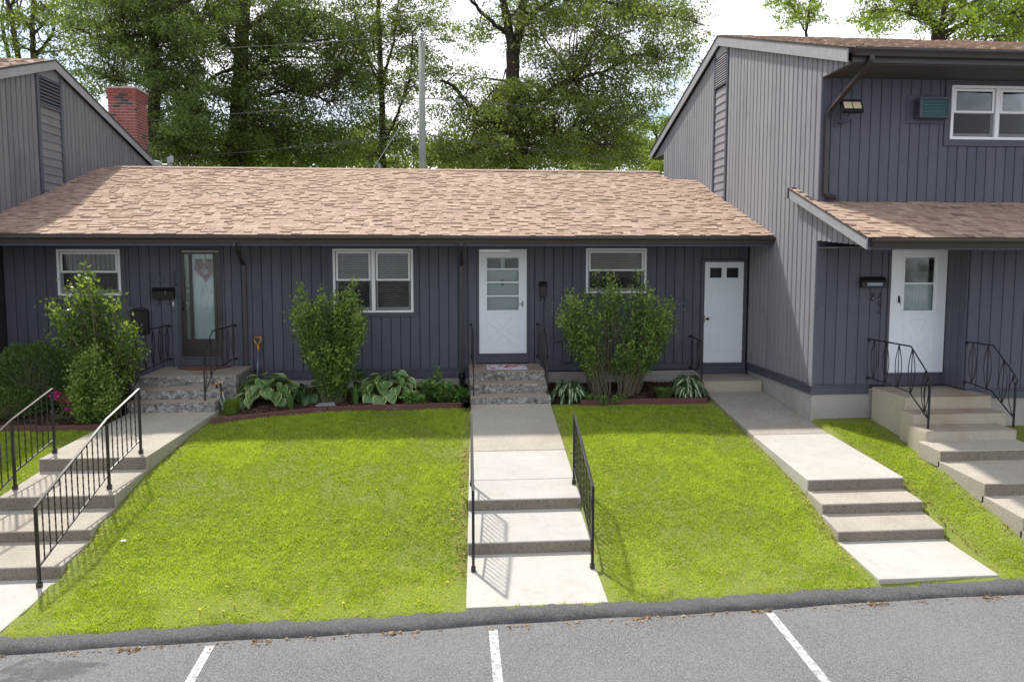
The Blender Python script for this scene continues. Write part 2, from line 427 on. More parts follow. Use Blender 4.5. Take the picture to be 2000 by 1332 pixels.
DANDY = plain('dandelion_petal', (0.80, 0.55, 0.01), 0.8)
COIR = plain('brown_coir', (0.20, 0.105, 0.05), 0.98, 0, 0.35, 60, 0.8, 200)
SLATE = plain('grey_slate', (0.25, 0.26, 0.28), 0.7)
print('materials done')

# ------------------------------------------------------------------ terrain
GX = np.array([-40, -9, -4.2, -2, 0.2, 1.7, 3.2, 4.7, 6.1, 7.0, 9, 40.0])
GY = np.array([7.30, 7.42, 8.3, 8.6, 9.35, 10.4, 11.7, 12.3, 13.2, 14.6, 40.0])
GZ = np.array([
    [-3.93, -3.86, -3.63, -3.55, -3.30, -3.00, -2.81, -2.75, -2.72, -2.70, -2.7],
    [-3.90, -3.84, -3.60, -3.52, -3.28, -2.98, -2.80, -2.75, -2.72, -2.70, -2.7],
    [-3.80, -3.74, -3.58, -3.50, -3.26, -2.98, -2.77, -2.71, -2.66, -2.60, -2.7],
    [-3.76, -3.70, -3.54, -3.46, -3.23, -2.98, -2.75, -2.68, -2.63, -2.58, -2.7],
    [-3.72, -3.66, -3.57, -3.51, -3.20, -3.00, -2.77, -2.67, -2.62, -2.58, -2.7],
    [-3.70, -3.64, -3.55, -3.49, -3.19, -2.99, -2.77, -2.67, -2.62, -2.57, -2.7],
    [-3.66, -3.60, -3.44, -3.37, -3.16, -2.97, -2.75, -2.68, -2.62, -2.56, -2.7],
    [-3.61, -3.55, -3.43, -3.36, -3.12, -2.98, -2.82, -2.75, -2.63, -2.56, -2.7],
    [-3.57, -3.51, -3.30, -3.22, -2.99, -2.88, -2.70, -2.66, -2.62, -2.60, -2.7],
    [-3.53, -3.47, -3.16, -3.08, -2.91, -2.82, -2.69, -2.65, -2.61, -2.60, -2.7],
    [-3.48, -3.44, -3.16, -3.08, -2.91, -2.82, -2.70, -2.66, -2.62, -2.60, -2.7],
    [-3.2, -3.2, -3.0, -2.95, -2.9, -2.82, -2.70, -2.66, -2.62, -2.60, -2.7]])
def gz0(X, Y):
    X = np.clip(np.asarray(X, float), GX[0], GX[-1] - 1e-6); Y = np.clip(np.asarray(Y, float), GY[0], GY[-1] - 1e-6)
    i = np.clip(np.searchsorted(GX, X, side='right') - 1, 0, len(GX) - 2); j = np.clip(np.searchsorted(GY, Y, side='right') - 1, 0, len(GY) - 2)
    a = (X - GX[i]) / (GX[i + 1] - GX[i]); b = (Y - GY[j]) / (GY[j + 1] - GY[j])
    a = a * a * (3 - 2 * a)
    z = GZ[i, j] * (1 - a) * (1 - b) + GZ[i + 1, j] * a * (1 - b) + GZ[i, j + 1] * (1 - a) * b + GZ[i + 1, j + 1] * a * b
    return z + 0.008 * np.sin(X * 3.1 + 1.3 * np.sin(Y * 2.2)) * np.sin(Y * 2.7 + X)

# slabs of the walkways: (xl_back, xr_back, y_back, z_back, xl_front, xr_front, y_front, z_front, thick, material)
cxl = lambda Y: 0.285 - 0.034 * (12.6 - Y)
cxr = lambda Y: 1.694 - 0.0145 * (12.6 - Y)
lxr = lambda Y: -4.01 - 0.108 * (12.5 - Y)
lxl = lambda Y: lxr(Y) - 1.43
rxl = lambda Y: 4.775 - 0.029 * (13.36 - Y)
rxr = lambda Y: min(5.99, 5.935 + 0.05 * max(0, 11.75 - Y))
def zc(Y): return -2.59 - (12.6 - Y) * 0.1695
WALKS = {
 'centre': [(cxl, cxr, 12.75, -2.575, 12.03, zc(12.03), .22, CONC_OLD), (cxl, cxr, 12.022, zc(12.022), 10.83, zc(10.83), .22, CONC_OLD),
            (cxl, cxr, 10.822, zc(10.822), 9.90, zc(9.90), .22, CONC_NEW), (cxl, cxr, 9.896, zc(9.896), 9.35, -3.141, .24, CONC_NEW),
            (cxl, cxr, 9.40, -3.275, 8.59, -3.41, .26, CONC_NEW), (cxl, cxr, 8.64, -3.553, 7.43, -3.642, .2, CONC_NEW)],
 'left': [(lxl, lxr, 12.75, -2.59, 10.37, -2.751, .27, CONC_OLD), (lxl, lxr, 10.42, -2.92, 9.58, -3.026, .27, CONC_OLD),
          (lxl, lxr, 9.63, -3.19, 9.05, -3.28, .25, CONC_OLD), (lxl, lxr, 9.10, -3.405, 8.48, -3.488, .25, CONC_OLD),
          (lxl, lxr, 8.53, -3.63, 7.43, -3.745, .2, CONC_NEW)],
 'right': [(rxl, rxr, 13.55, -2.575, 11.15, -2.805, .25, CONC_ROUGH), (rxl, rxr, 11.142, -2.806, 9.20, -2.934, .25, CONC_NEW),
           (rxl, rxr, 9.25, -3.08, 8.78, -3.12, .22, CONC_OLD), (rxl, rxr, 8.83, -3.243, 8.355, -3.316, .22, CONC_OLD),
           (rxl, rxr, 8.405, -3.440, 7.43, -3.495, .2, CONC_NEW)],
 'far_right': [(lambda Y: 6.67, lambda Y: 8.16, 9.96, -2.645, 9.47, -2.661, .24, CONC_OLD), (lambda Y: 6.67, lambda Y: 8.16, 9.52, -2.805, 8.60, -2.85, .26, CONC_OLD),
               (lambda Y: 6.67, lambda Y: 8.16, 8.65, -3.005, 7.95, -3.06, .26, CONC_OLD), (lambda Y: 6.67, lambda Y: 8.16, 8.0, -3.21, 7.43, -3.30, .3, CONC_OLD)],
}
def slabtop(X, Y, m=0.0):
    best = None
    for ws in WALKS.values():
        for (xl, xr, yb, zb, yf, zf, th, mt) in ws:
            if yf - m <= Y <= yb + m and xl(Y) - m <= X <= xr(Y) + m:
                z = zf + (zb - zf) * (min(max(Y, yf), yb) - yf) / (yb - yf)
                best = z if best is None else max(best, z)
    return best
_sl = [w for ws in WALKS.values() for w in ws]
def gz(X, Y):
    X = np.atleast_1d(np.asarray(X, float)); Y = np.atleast_1d(np.asarray(Y, float))
    z = gz0(X, Y)
    for (xl, xr, yb, zb, yf, zf, th, mt) in _sl:
        l0, l1 = xl(yf), xl(yb); r0, r1 = xr(yf), xr(yb); k = (Y - yf) / (yb - yf)
        L = l0 + (l1 - l0) * k; R_ = r0 + (r1 - r0) * k
        ins = (Y > yf) & (Y < yb) & (X > L - 0.03) & (X < R_ + 0.03)
        zz = zf + (zb - zf) * k
        z = np.where(ins, np.minimum(z, zz - 0.035), z)
    return z
def gzs(x, y): return float(gz(x, y)[0])

def grid_sheet(xs, ys, fn, name, mat, kind='structure'):
    XX, YY = np.meshgrid(xs, ys)
    Z = fn(XX.ravel(), YY.ravel())
    V = np.stack([XX.ravel(), YY.ravel(), Z], 1)
    nx, ny = len(xs), len(ys)
    a = (np.arange(ny - 1)[:, None] * nx + np.arange(nx - 1)[None, :]).ravel()
    F = np.stack([a, a + 1, a + nx + 1, a + nx], 1)
    return npmesh(name, V, F, mat, None, 4, None, kind, True, origin=(0, 10, -3.7))
xs = np.concatenate([[-900, -300, -100, -40, -20, -14], np.arange(-12, 12.01, 0.06), [14, 20, 40, 100, 300, 900]])
ys = np.concatenate([np.arange(7.30, 14.7, 0.06), [16, 20, 26, 40, 80, 200, 500, 1500]])
grid_sheet(xs, ys, gz, 'ground', SOIL)

# parking lot with its painted bay lines
LOT = lambda X, Y: -3.705 + 0.021 * np.asarray(X) + 0.045 * (np.asarray(Y) - 7.15) + 0 * np.asarray(X)
lx = np.concatenate([[-80, -30], np.arange(-12, 12.1, 0.5), [30, 80]]); ly = np.concatenate([[-80, -30, -10, 0], np.arange(2, 7.3, 0.5), [7.36]])
lot = grid_sheet(lx, ly, LOT, 'parking_lot', ASPH)
def bay_line(x, yf=7.10, w=0.088):
    b = MB(); n = 14
    ys_ = np.linspace(2.4, yf, n)
    vs = []
    for yy in ys_:
        for xx in (x - w / 2, x + w / 2): vs.append((xx, yy, float(LOT(xx, yy)) + 0.004))
    b.add(vs, [(2 * i, 2 * i + 1, 2 * i + 3, 2 * i + 2) for i in range(n - 1)])
    b.build('bay_line', PAINT, lot)
for (px, py) in ((411, 1262), (963, 1231), (1503, 1197)):
    p = hit(px, py, lambda X, Y: float(LOT(X, Y)), 6.0, 8.0)
    bay_line(p[0], p[1])
p = hit(1999, 1162, lambda X, Y: float(LOT(X, Y)), 6.0, 8.0); bay_line(p[0] + 0.05, p[1])
# oil stain, a thin dark film with a shape of its own
def oil():
    t = NT('oil_stain')
    f = t.ramp(t.noise(5, 5, 0.7), [(0.42, 0.0), (0.65, 0.85)])
    p_ = t.n.new('ShaderNodeBsdfPrincipled'); p_.inputs['Base Color'].default_value = (0.03, 0.026, 0.026, 1); p_.inputs['Roughness'].default_value = 0.6
    tr = t.n.new('ShaderNodeBsdfTransparent'); mx = t.n.new('ShaderNodeMixShader')
    t.l.new(f, mx.inputs['Fac']); t.l.new(tr.outputs[0], mx.inputs[1]); t.l.new(p_.outputs[0], mx.inputs[2]); t.l.new(mx.outputs[0], t.out.inputs['Surface'])
    return t.m
b = MB(); c = hit(85, 1312, lambda X, Y: float(LOT(X, Y)), 5.0, 8.0); vs = [(c[0], c[1], float(LOT(c[0], c[1])) + 0.004)]
for i in range(26):
    a = 2 * math.pi * i / 26; rr = (0.42 + 0.10 * math.sin(3 * a + 1) + 0.06 * math.sin(7 * a))
    x_, y_ = c[0] + rr * math.cos(a) * 1.0, c[1] + rr * 0.5 * math.sin(a); vs.append((x_, y_, float(LOT(x_, y_)) + 0.004))
b.add(vs, [(0, 1 + i, 1 + (i + 1) % 26) for i in range(26)]); b.build('oil_stain', oil(), lot)

# rolled asphalt kerb
b = MB(); KX = np.concatenate([[-80, -40, -20], np.arange(-12, 12.01, 0.05), [20, 40, 80]])
prof = [(0.0, -0.02), (0.02, 0.028), (0.055, 0.062), (0.11, 0.075), (0.18, 0.070), (0.25, 0.055), (0.30, -0.04)]
vs = []
for i, X in enumerate(KX):
    yb = 7.135 + 0.012 * math.sin(X * 1.7) + 0.008 * math.sin(X * 5.1)
    for j, (dy, dz) in enumerate(prof):
        w = 0.007 * math.sin(X * 9 + j) + 0.006 * math.sin(X * 23 + 2 * j) + random.uniform(-.008, .008)
        vs.append((X, yb + dy + w * 0.5, float(LOT(X, 7.15)) + dz * (0.86 + 0.14 * math.sin(X * 2.3)) + (w if 0 < j < 6 else 0)))
n = len(prof)
b.add(vs, [(i * n + j, (i + 1) * n + j, (i + 1) * n + j + 1, i * n + j + 1) for i in range(len(KX) - 1) for j in range(n - 1)])
b.build('kerb', KERBM, None, True, kind='structure')

# walkways
JOINTS = {(WALKS['centre'][0][4], WALKS['centre'][0][5]), (WALKS['centre'][1][4], WALKS['centre'][1][5]), (WALKS['centre'][2][4], WALKS['centre'][2][5]), (WALKS['right'][0][4], WALKS['right'][0][5])}
for wname, ws in WALKS.items():
    mid = ws[0]
    w = thing('walkway', None, None, ((mid[0](mid[2]) + mid[1](mid[2])) / 2, mid[2], mid[3]), kind='structure')
    for (xl, xr, yb, zb, yf, zf, th, mt) in ws:
        bb = MB()
        bb.hexa([(xl(yf), yf, zf - th), (xr(yf), yf, zf - th), (xr(yb), yb, zb - th), (xl(yb), yb, zb - th),
                 (xl(yf), yf, zf), (xr(yf), yf, zf), (xr(yb), yb, zb), (xl(yb), yb, zb)])
        bb.build('slab', mt, w, bevel=0.012)
        if yf > 7.5 and (yf, zf) not in JOINTS:
            MB().hexa([(xl(yf) + .012, yf - .004, zf - th + .01), (xr(yf) - .012, yf - .004, zf - th + .01), (xr(yf) - .012, yf + .003, zf - th + .01), (xl(yf) + .012, yf + .003, zf - th + .01),
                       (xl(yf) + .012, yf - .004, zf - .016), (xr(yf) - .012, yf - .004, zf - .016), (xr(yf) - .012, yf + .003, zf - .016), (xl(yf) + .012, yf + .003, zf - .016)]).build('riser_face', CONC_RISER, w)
print('terrain done')

# ------------------------------------------------------------------ stoops
def stoop(label, X0, X1, ywall, zl, tiers, mat_front, zbot, side=0.0, group='concrete door steps', tread=None):
    """tiers: list of (y_front, z_top, xl, xr)"""
    t = thing('door_steps', label, 'steps', ((X0 + X1) / 2, ywall, zbot), group)
    for i, (yf, z, xl, xr) in enumerate(tiers):
        b = MB()
        ztop = z; zb = tiers[i + 1][1] - 0.004 if i + 1 < len(tiers) else zbot
        if i == 0: zb = zbot
        yb = ywall if i == 0 else tiers[i - 1][0] - 0.0
        zb = zbot
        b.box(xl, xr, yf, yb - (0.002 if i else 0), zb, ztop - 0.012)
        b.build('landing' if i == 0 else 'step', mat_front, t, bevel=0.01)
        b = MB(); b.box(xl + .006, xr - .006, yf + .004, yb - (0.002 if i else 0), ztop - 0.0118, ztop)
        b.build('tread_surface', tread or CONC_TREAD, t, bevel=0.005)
    return t
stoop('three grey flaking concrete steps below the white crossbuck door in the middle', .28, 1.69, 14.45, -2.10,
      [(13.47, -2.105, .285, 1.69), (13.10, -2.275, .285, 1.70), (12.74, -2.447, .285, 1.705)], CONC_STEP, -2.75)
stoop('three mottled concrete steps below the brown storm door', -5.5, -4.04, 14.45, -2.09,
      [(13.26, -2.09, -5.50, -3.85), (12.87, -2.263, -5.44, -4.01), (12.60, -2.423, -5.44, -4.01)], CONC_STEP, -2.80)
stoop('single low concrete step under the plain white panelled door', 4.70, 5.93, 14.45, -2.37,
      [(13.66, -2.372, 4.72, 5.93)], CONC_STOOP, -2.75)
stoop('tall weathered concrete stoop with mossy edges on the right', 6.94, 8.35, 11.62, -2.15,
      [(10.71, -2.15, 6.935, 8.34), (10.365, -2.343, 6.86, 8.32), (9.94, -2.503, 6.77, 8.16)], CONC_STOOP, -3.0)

# ------------------------------------------------------------------ houses
def rects_minus(u0, u1, z0, z1, ops):
    us = sorted(set([u0, u1] + [min(max(q, u0), u1) for o in ops for q in o[:2]])); out = []
    for a, b_ in zip(us, us[1:]):
        if b_ - a < 1e-6: continue
        m = (a + b_) / 2; segs = [(z0, z1)]
        for (o0, o1, p0, p1) in ops:
            if o0 < m < o1:
                ns = []
                for (s0, s1) in segs:
                    if p1 <= s0 or p0 >= s1: ns.append((s0, s1)); continue
                    if p0 > s0: ns.append((s0, p0))
                    if p1 < s1: ns.append((p1, s1))
                segs = ns
        for (s0, s1) in segs: out.append((a, b_, s0, s1))
    return out

def boards(parent, u0, u1, width, zb, zt, ops, place, d=0.02, mat=SIDE):
    n = max(1, int(round((u1 - u0) / width))); w = (u1 - u0) / n; g = 0.0045 if mat is SIDE else 0.013; ch = 0.007 if mat is SIDE else 0.009
    cnt = 0
    for k in range(n):
        a, b_ = u0 + k * w, u0 + (k + 1) * w
        cuts = sorted(set([a, b_] + [q for o in ops for q in o[:2] if a + .004 < q < b_ - .004]))
        pieces = []; whole = False
        for c0, c1 in zip(cuts, cuts[1:]):
            m = (c0 + c1) / 2; segs = [(zb(m), None)]
            lo = zb(m); hi = zt(m); segs = [(lo, hi)]
            for (o0, o1, p0, p1) in ops:
                if o0 < m < o1:
                    ns = []
                    for (s0, s1) in segs:
                        if p1 <= s0 or p0 >= s1: ns.append((s0, s1)); continue
                        if p0 > s0 + .01: ns.append((s0, p0))
                        if p1 < s1 - .01: ns.append((p1, s1))
                    segs = ns
            if len(segs) == 1 and segs[0] == (lo, hi): whole = True
            for s in segs: pieces.append((c0, c1, s[0], s[1], s[1] == hi))
        groups = [pieces] if whole else [[p_] for p_ in pieces]
        if not whole:   # pieces above and pieces below an opening are separate boards
            up = [p_ for p_ in pieces if p_[4]]; dn = [p_ for p_ in pieces if not p_[4]]
            groups = [q for q in (up, dn) if q]
        for grp in groups:
            mb = MB()
            jd = random.uniform(-0.0015, 0.0015)
            for (c0, c1, s0, s1, top) in grp:
                l = g if abs(c0 - a) < 1e-6 else 0.0; r = g if abs(c1 - b_) < 1e-6 else 0.0
                cl = ch if l else 0.0005; cr = ch if r else 0.0005
                x0, x1 = c0 + l, c1 - r
                sec = [(x0, 0), (x0, d - ch + jd), (x0 + cl, d + jd), (x1 - cr, d + jd), (x1, d - ch + jd), (x1, 0)]
                zz = lambda u: zt(u) if top else s1
                lo_ = [place(u, q, s0) for u, q in sec]; hi_ = [place(u, q, zz(u)) for u, q in sec]
                m_ = len(sec)
                mb.add(lo_ + hi_, [tuple(range(m_ - 1, -1, -1)), tuple(range(m_, 2 * m_))] + [(i, (i + 1) % m_, m_ + (i + 1) % m_, m_ + i) for i in range(m_)])
            if mb.v: mb.build('siding_board', mat, parent); cnt += 1
    return cnt

def shingle_field(roof, P0, U, S, N, ulen, slen, clip, nparts, expo=0.128, score=None, sag=0.0, seed=1):
    """tabs laid in courses on the plane P0 + u U + s S; the first nparts (largest in view) are objects of their own"""
    r = random.Random(seed)
    U, S, N, P0 = [np.array(q, float) for q in (U, S, N, P0)]
    widths = [0.10, 0.13, 0.16, 0.20]; tints = [0.0, 0.2, 0.4, 0.6, 0.8, 1.0]; thick = [0.004, 0.007, 0.021]
    tabs = []
    k = 0; s = 0.0
    while s < slen - 0.02:
        u = -r.uniform(0, 0.3); e = min(expo, slen - s)
        while u < ulen:
            w = r.choice(widths); th = r.choice(thick)
            ti = r.choices(range(6), [0.5, 2, 4, 4, 1.3, 1.2])[0]
            u0, u1 = max(u, 0), min(u + w, ulen)
            if u1 - u0 > 0.03 and clip(P0 + U * (u0 + u1) / 2 + S * (s + e / 2)):
                tabs.append((u0, u1, s, e, th, ti, r.uniform(-1, 1)))
            u += w
        s += expo; k += 1
    def sagf(u, s_): return sag * (math.sin(u * 1.1 + 0.4) * 0.5 + math.sin(u * 2.3 + s_ * 1.7) * 0.35 + math.sin(u * 0.5 + s_ * 0.9))
    def tabmesh(mb, u0, u1, s0, e, th, tint, o, rel):
        def P(u, s_, n_): 
            q = o + U * u + S * s_ + N * n_
            return q
        a = e + 0.004; up = .003 + th * .55
        mb.hexa([P(u0, s0, 0.0), P(u1, s0, 0.0), P(u1, s0 + a, 0.0), P(u0, s0 + a, 0.0), P(u0, s0, th + .004), P(u1, s0, th + .004), P(u1, s0 + a, up), P(u0, s0 + a, up)], max(tint, 0.001))
    tabs.sort(key=lambda t: t[2])
    part = tabs[:nparts]; rest = tabs[nparts:]
    cache = {}
    for (u0, u1, s0, e, th, ti, jj) in part:
        key = (round(u1 - u0, 2), th, ti)
        if key not in cache:
            mb = MB(); tabmesh(mb, 0, key[0] - 0.004, 0, e, th, tints[ti], np.zeros(3), 1)
            cache[key] = mb.mesh('shingle', SHIN)
        link('shingle', cache[key], roof, P0 + U * u0 + S * (s0 + jj * .002) + N * sagf(u0, s0))
    if rest:
        mb = MB()
        for (u0, u1, s0, e, th, ti, jj) in rest:
            tabmesh(mb, u0, u1 - 0.004, s0 + jj * .002, e, th, tints[ti], P0 + N * sagf(u0, s0), 0)
        o = mb.build('shingle_field', SHIN, roof, kind='stuff')
    print('shingles', len(tabs))

def gutter(parent, x0, x1, yb, ztop, h=0.125, dpt=0.115, name='gutter'):
    """K-style gutter running along X; yb = back (fascia) y"""
    o = [(0, 0), (0, -h), (-dpt * .62, -h), (-dpt * .74, -h * .62), (-dpt, -h * .28), (-dpt, 0), (-dpt + .018, 0), (-dpt + .018, -.012), (-dpt + .006, -.012)]
    i = [(-dpt + .006, -h * .26), (-dpt * .72 + .003, -h * .60), (-dpt * .60, -h + .006), (-.004, -h + .006), (-.004, 0)]
    poly = [(x0, yb + a, ztop + c_) for a, c_ in o + i]
    mb = MB(); mb.prism(poly, (x1 - x0, 0, 0))
    for x in (x0, x1 - .004):
        mb.prism([(x, yb + a, ztop + c_) for a, c_ in o[:6]], (.004, 0, 0))
    return mb.build(name, BROWN, parent)

def downspout(parent, pts, w=0.062, dpt=0.046, strapz=()):
    mb = MB(); mb.tube(pts, w / math.sqrt(2) * 1.0, 4, phase=math.pi / 4, asp=dpt / w * 1.15, ref=(1, 0, 0))
    o = mb.build('downspout', BROWN, parent)
    for z in strapz:
        q = min(pts, key=lambda p_: abs(p_[2] - z)); x, y = pts[-2][0], pts[-2][1]
        MB().box(x - .055, x + .055, y + .018, y + .045, z - .012, z + .012).build('strap', BROWN, o)
    return o

def ring(mb, x0, x1, z0, z1, wl, wr, wb, wt, y0, y1):
    mb.box(x0, x0 + wl, y0, y1, z0, z1); mb.box(x1 - wr, x1, y0, y1, z0, z1)
    mb.box(x0 + wl, x1 - wr, y0, y1, z0, z0 + wb); mb.box(x0 + wl, x1 - wr, y0, y1, z1 - wt, z1)

def window(house, x0, x1, z0, z1, yw, units, kind, trim=(0.085, 0.085, 0.085, 0.06), smooth=False):
    """double-hung vinyl window on a wall that faces -Y; yw = face of the boards"""
    mb = MB(); ring(mb, x0, x1, z0, z1, .045, .045, .045, .045, yw - .035, yw + .05)
    w = mb.build('window', WHITE, house, bevel=0.004)
    mb = MB(); ring(mb, x0 - trim[0], x1 + trim[1], z0 - trim[2], z1 + trim[3], trim[0] - .002, trim[1] - .002, trim[2] - .002, trim[3] - .002, yw - .022, yw + .005)
    mb.build('casing', TRIM, w, bevel=0.003)
    n = units; mull = 0.075; iw = (x1 - x0 - .09 - mull * (n - 1)) / n
    zm = z0 + (z1 - z0) * 0.515
    for i in range(n):
        a = x0 + .045 + i * (iw + mull); b_ = a + iw
        if i: MB().box(a - mull + .001, a - .001, yw - .030, yw + .05, z0 + .045, z1 - .045).build('mullion', WHITE, w, bevel=.003)
        s = MB(); ring(s, a + .012, b_ - .012, zm - .018, z1 - .052, .038, .038, .036, .040, yw - .016, yw + .014); s.build('upper_sash', WHITE, w, bevel=.003)
        s = MB(); ring(s, a + .012, b_ - .012, z0 + .050, zm + .004, .034, .034, .055, .034, yw + .018, yw + .044); s.build('lower_sash', WHITE, w, bevel=.003)
        MB().box(a + .05, b_ - .05, yw - .003, yw + .001, zm + .018, z1 - .092).build('pane', GLASS, w)
        MB().box(a + .046, b_ - .046, yw + .028, yw + .032, z0 + .105, zm - .030).build('pane', GLASS, w)
        MB().box(a + .014, b_ - .014, yw + .004, yw + .006, z0 + .05, zm - .019).build('insect_screen', SCREEN, w)
        s = MB()
        if kind == 'blind':
            z = z0 + .06
            while z < z1 - .07:
                dy = 0.017
                s.hexa([(a + .03, yw + .085 - dy, z - .012), (b_ - .03, yw + .085 - dy, z - .012), (b_ - .03, yw + .085 + dy, z + .010), (a + .03, yw + .085 + dy, z + .010),
                        (a + .03, yw + .085 - dy, z - .010), (b_ - .03, yw + .085 - dy, z - .010), (b_ - .03, yw + .085 + dy, z + .012), (a + .03, yw + .085 + dy, z + .012)])
                z += 0.042
            for q in (.18, .5, .82): s.box(a + iw * q - .002, a + iw * q + .002, yw + .066, yw + .068, z0 + .06, z1 - .06)
            s.build('blind', BLIND, w)
        elif kind == 'half':
            BL_ = plain('reflection_tinted_blind', (0.42, 0.34, 0.27), 0.6)  # warm tint stands in for a brick building reflected in the pane
            z = z1 - .07
            while z > z0 + (z1 - z0) * .36:
                s.box(a + .03, b_ - .03, yw + .080, yw + .088, z - .036, z - .002); z -= .040
            s.build('blind', BL_, w)
        elif kind == 'vertical':
            q = a + .03
            while q < b_ - .05:
                s.hexa([(q, yw + .09, z0 + .06), (q + .045, yw + .12, z0 + .06), (q + .047, yw + .122, z0 + .06), (q + .002, yw + .092, z0 + .06),
                        (q, yw + .09, z1 - .06), (q + .045, yw + .12, z1 - .06), (q + .047, yw + .122, z1 - .06), (q + .002, yw + .092, z1 - .06)]); q += .085
            s.build('blind', CURT, w)
    room = MB(); room.box(x0 + .02, x1 - .02, yw + .45, yw + .47, z0 + .02, z1 - .02)
    room.box(x0 + .02, x0 + .03, yw + .052, yw + .45, z0 + .02, z1 - .02); room.box(x1 - .03, x1 - .02, yw + .052, yw + .45, z0 + .02, z1 - .02)
    room.box(x0 + .03, x1 - .03, yw + .052, yw + .45, z0 + .02, z0 + .03); room.box(x0 + .03, x1 - .03, yw + .052, yw + .45, z1 - .03, z1 - .02)
    room.build('room_recess', DARKIN, w)
    return w

def inner_door(par, x0, x1, z0, z1, y, mat=INNER, lites=True):
    """six-panel slab with two top lites, seen through storm-door glass"""
    MB().box(x0, x1, y, y + .04, z0, z1).build('inner_door', mat, par)
    W, H = x1 - x0, z1 - z0
    for i in (0, 1):
        a = x0 + W * (.13 + .42 * i); b_ = a + W * .32
        if lites: MB().box(a, b_, y - .006, y, z0 + H * .83, z0 + H * .93).build('lite', DARKIN, par)
        for (h0, h1) in ((.42, .78), (.10, .37)):
            s = MB(); ring(s, a, b_, z0 + H * h0, z0 + H * h1, .012, .012, .012, .012, y - .007, y + .001); s.build('panel_moulding', mat, par)

def num(text, x, y, z, h, parent, mat=BLACK, name='house_number'):
    cu = bpy.data.curves.new('t', 'FONT'); cu.body = text; cu.size = h * 1.42; cu.extrude = 0.004; cu.align_x = 'CENTER'; cu.shear = 0.18
    to = bpy.data.objects.new('t', cu); col.objects.link(to)
    bpy.context.view_layer.update()
    me = bpy.data.meshes.new_from_object(to.evaluated_get(bpy.context.evaluated_depsgraph_get()))
    bpy.data.objects.remove(to); me.name = name
    me.materials.clear(); me.materials.append(mat)
    o = link(name, me, parent, (x, y, z - h / 2), (math.pi / 2, 0, 0))
    return o

def xbuck_door(house, x0, x1, z0, z1, y, glass_z, glass_x, bars, hinge_right=True, handle=None):
    """white storm door with glass above and an embossed cross-buck panel below"""
    mb = MB(); ring(mb, x0, x1, z0, z1, .028, .028, .02, .030, y - .03, y + .03)
    d = mb.build('storm_door', WHITE, house, bevel=.003)
    a, b_, lo, hi = x0 + .03, x1 - .03, z0 + .022, z1 - .033
    gx0, gx1 = glass_x; gz0_, gz1_ = glass_z
    s = MB(); s.box(a, b_, y - .024, y + .012, lo, gz0_ - .001); s.box(a, b_, y - .024, y + .012, gz1_ + .001, hi)
    s.box(a, gx0 - .001, y - .024, y + .012, gz0_, gz1_); s.box(gx1 + .001, b_, y - .024, y + .012, gz0_, gz1_); s.build('door_leaf', WDOOR, d)
    s = MB(); ring(s, gx0 - .045, gx1 + .045, gz0_ - .045, gz1_ + .045, .016, .016, .016, .016, y - .034, y - .0245); ring(s, gx0 - .002, gx1 + .002, gz0_ - .002, gz1_ + .002, .014, .014, .014, .014, y - .030, y - .004); s.build('glazing_bead', WHITE, d, bevel=.002)
    MB().box(gx0 + .002, gx1 - .002, y - .008, y - .004, gz0_ + .002, gz1_ - .002).build('pane', GLASS, d)
    for zz in bars: MB().box(gx0 + .012, gx1 - .012, y - .016, y - .0085, zz - .013, zz + .013).build('glazing_bar', WHITE, d)
    px0, px1, pz0, pz1 = gx0 + .01, gx1 - .01, lo + .17, gz0_ - .13
    cx, cz = (px0 + px1) / 2, (pz0 + pz1) / 2; g = .06
    for tri in ([(px0 + 2 * g, pz1), (px1 - 2 * g, pz1), (cx, cz + g)], [(px0 + 2 * g, pz0), (px1 - 2 * g, pz0), (cx, cz - g)],
                [(px0, pz1 - 1.5 * g), (px0, pz0 + 1.5 * g), (cx - g, cz)], [(px1, pz1 - 1.5 * g), (px1, pz0 + 1.5 * g), (cx + g, cz)]):
        T = [np.array(q) for q in tri]; c_ = sum(T) / 3; In = [q + (c_ - q) * .16 for q in T]; s = MB()
        for k in range(3):
            a_, b2, c2, d2 = T[k], T[(k + 1) % 3], In[(k + 1) % 3], In[k]
            s.hexa([(a_[0], y - .0242, a_[1]), (b2[0], y - .0242, b2[1]), (c2[0], y - .0242, c2[1]), (d2[0], y - .0242, d2[1]), (a_[0] + (c_[0] - a_[0]) * .05, y - .031, a_[1] + (c_[1] - a_[1]) * .05), (b2[0] + (c_[0] - b2[0]) * .05, y - .031, b2[1] + (c_[1] - b2[1]) * .05), (c2[0] - (c_[0] - b2[0]) * .05, y - .031, c2[1] - (c_[1] - b2[1]) * .05), (d2[0] - (c_[0] - a_[0]) * .05, y - .031, d2[1] - (c_[1] - a_[1]) * .05)])
        s.build('crossbuck_moulding', WDOOR, d)
    inner_door(d, x0 + .06, x1 - .06, z0 + .06, z1 - .05, y + .075)
    hx = gx1 + .065 if hinge_right is False else gx0 - .075
    s = MB(); s.box(hx - .014, hx + .014, y - .034, y - .0242, handle - .055, handle + .055); s.tube([(hx, y - .05, handle), (hx + (-.10 if not hinge_right else .0), y - .055, handle + (0 if not hinge_right else -.07))], .009, 6); s.tube([(hx, y - .03, handle), (hx, y - .052, handle)], .008, 6)
    s.build('handle', GALV if not hinge_right else BLACK, d, True)
    return d

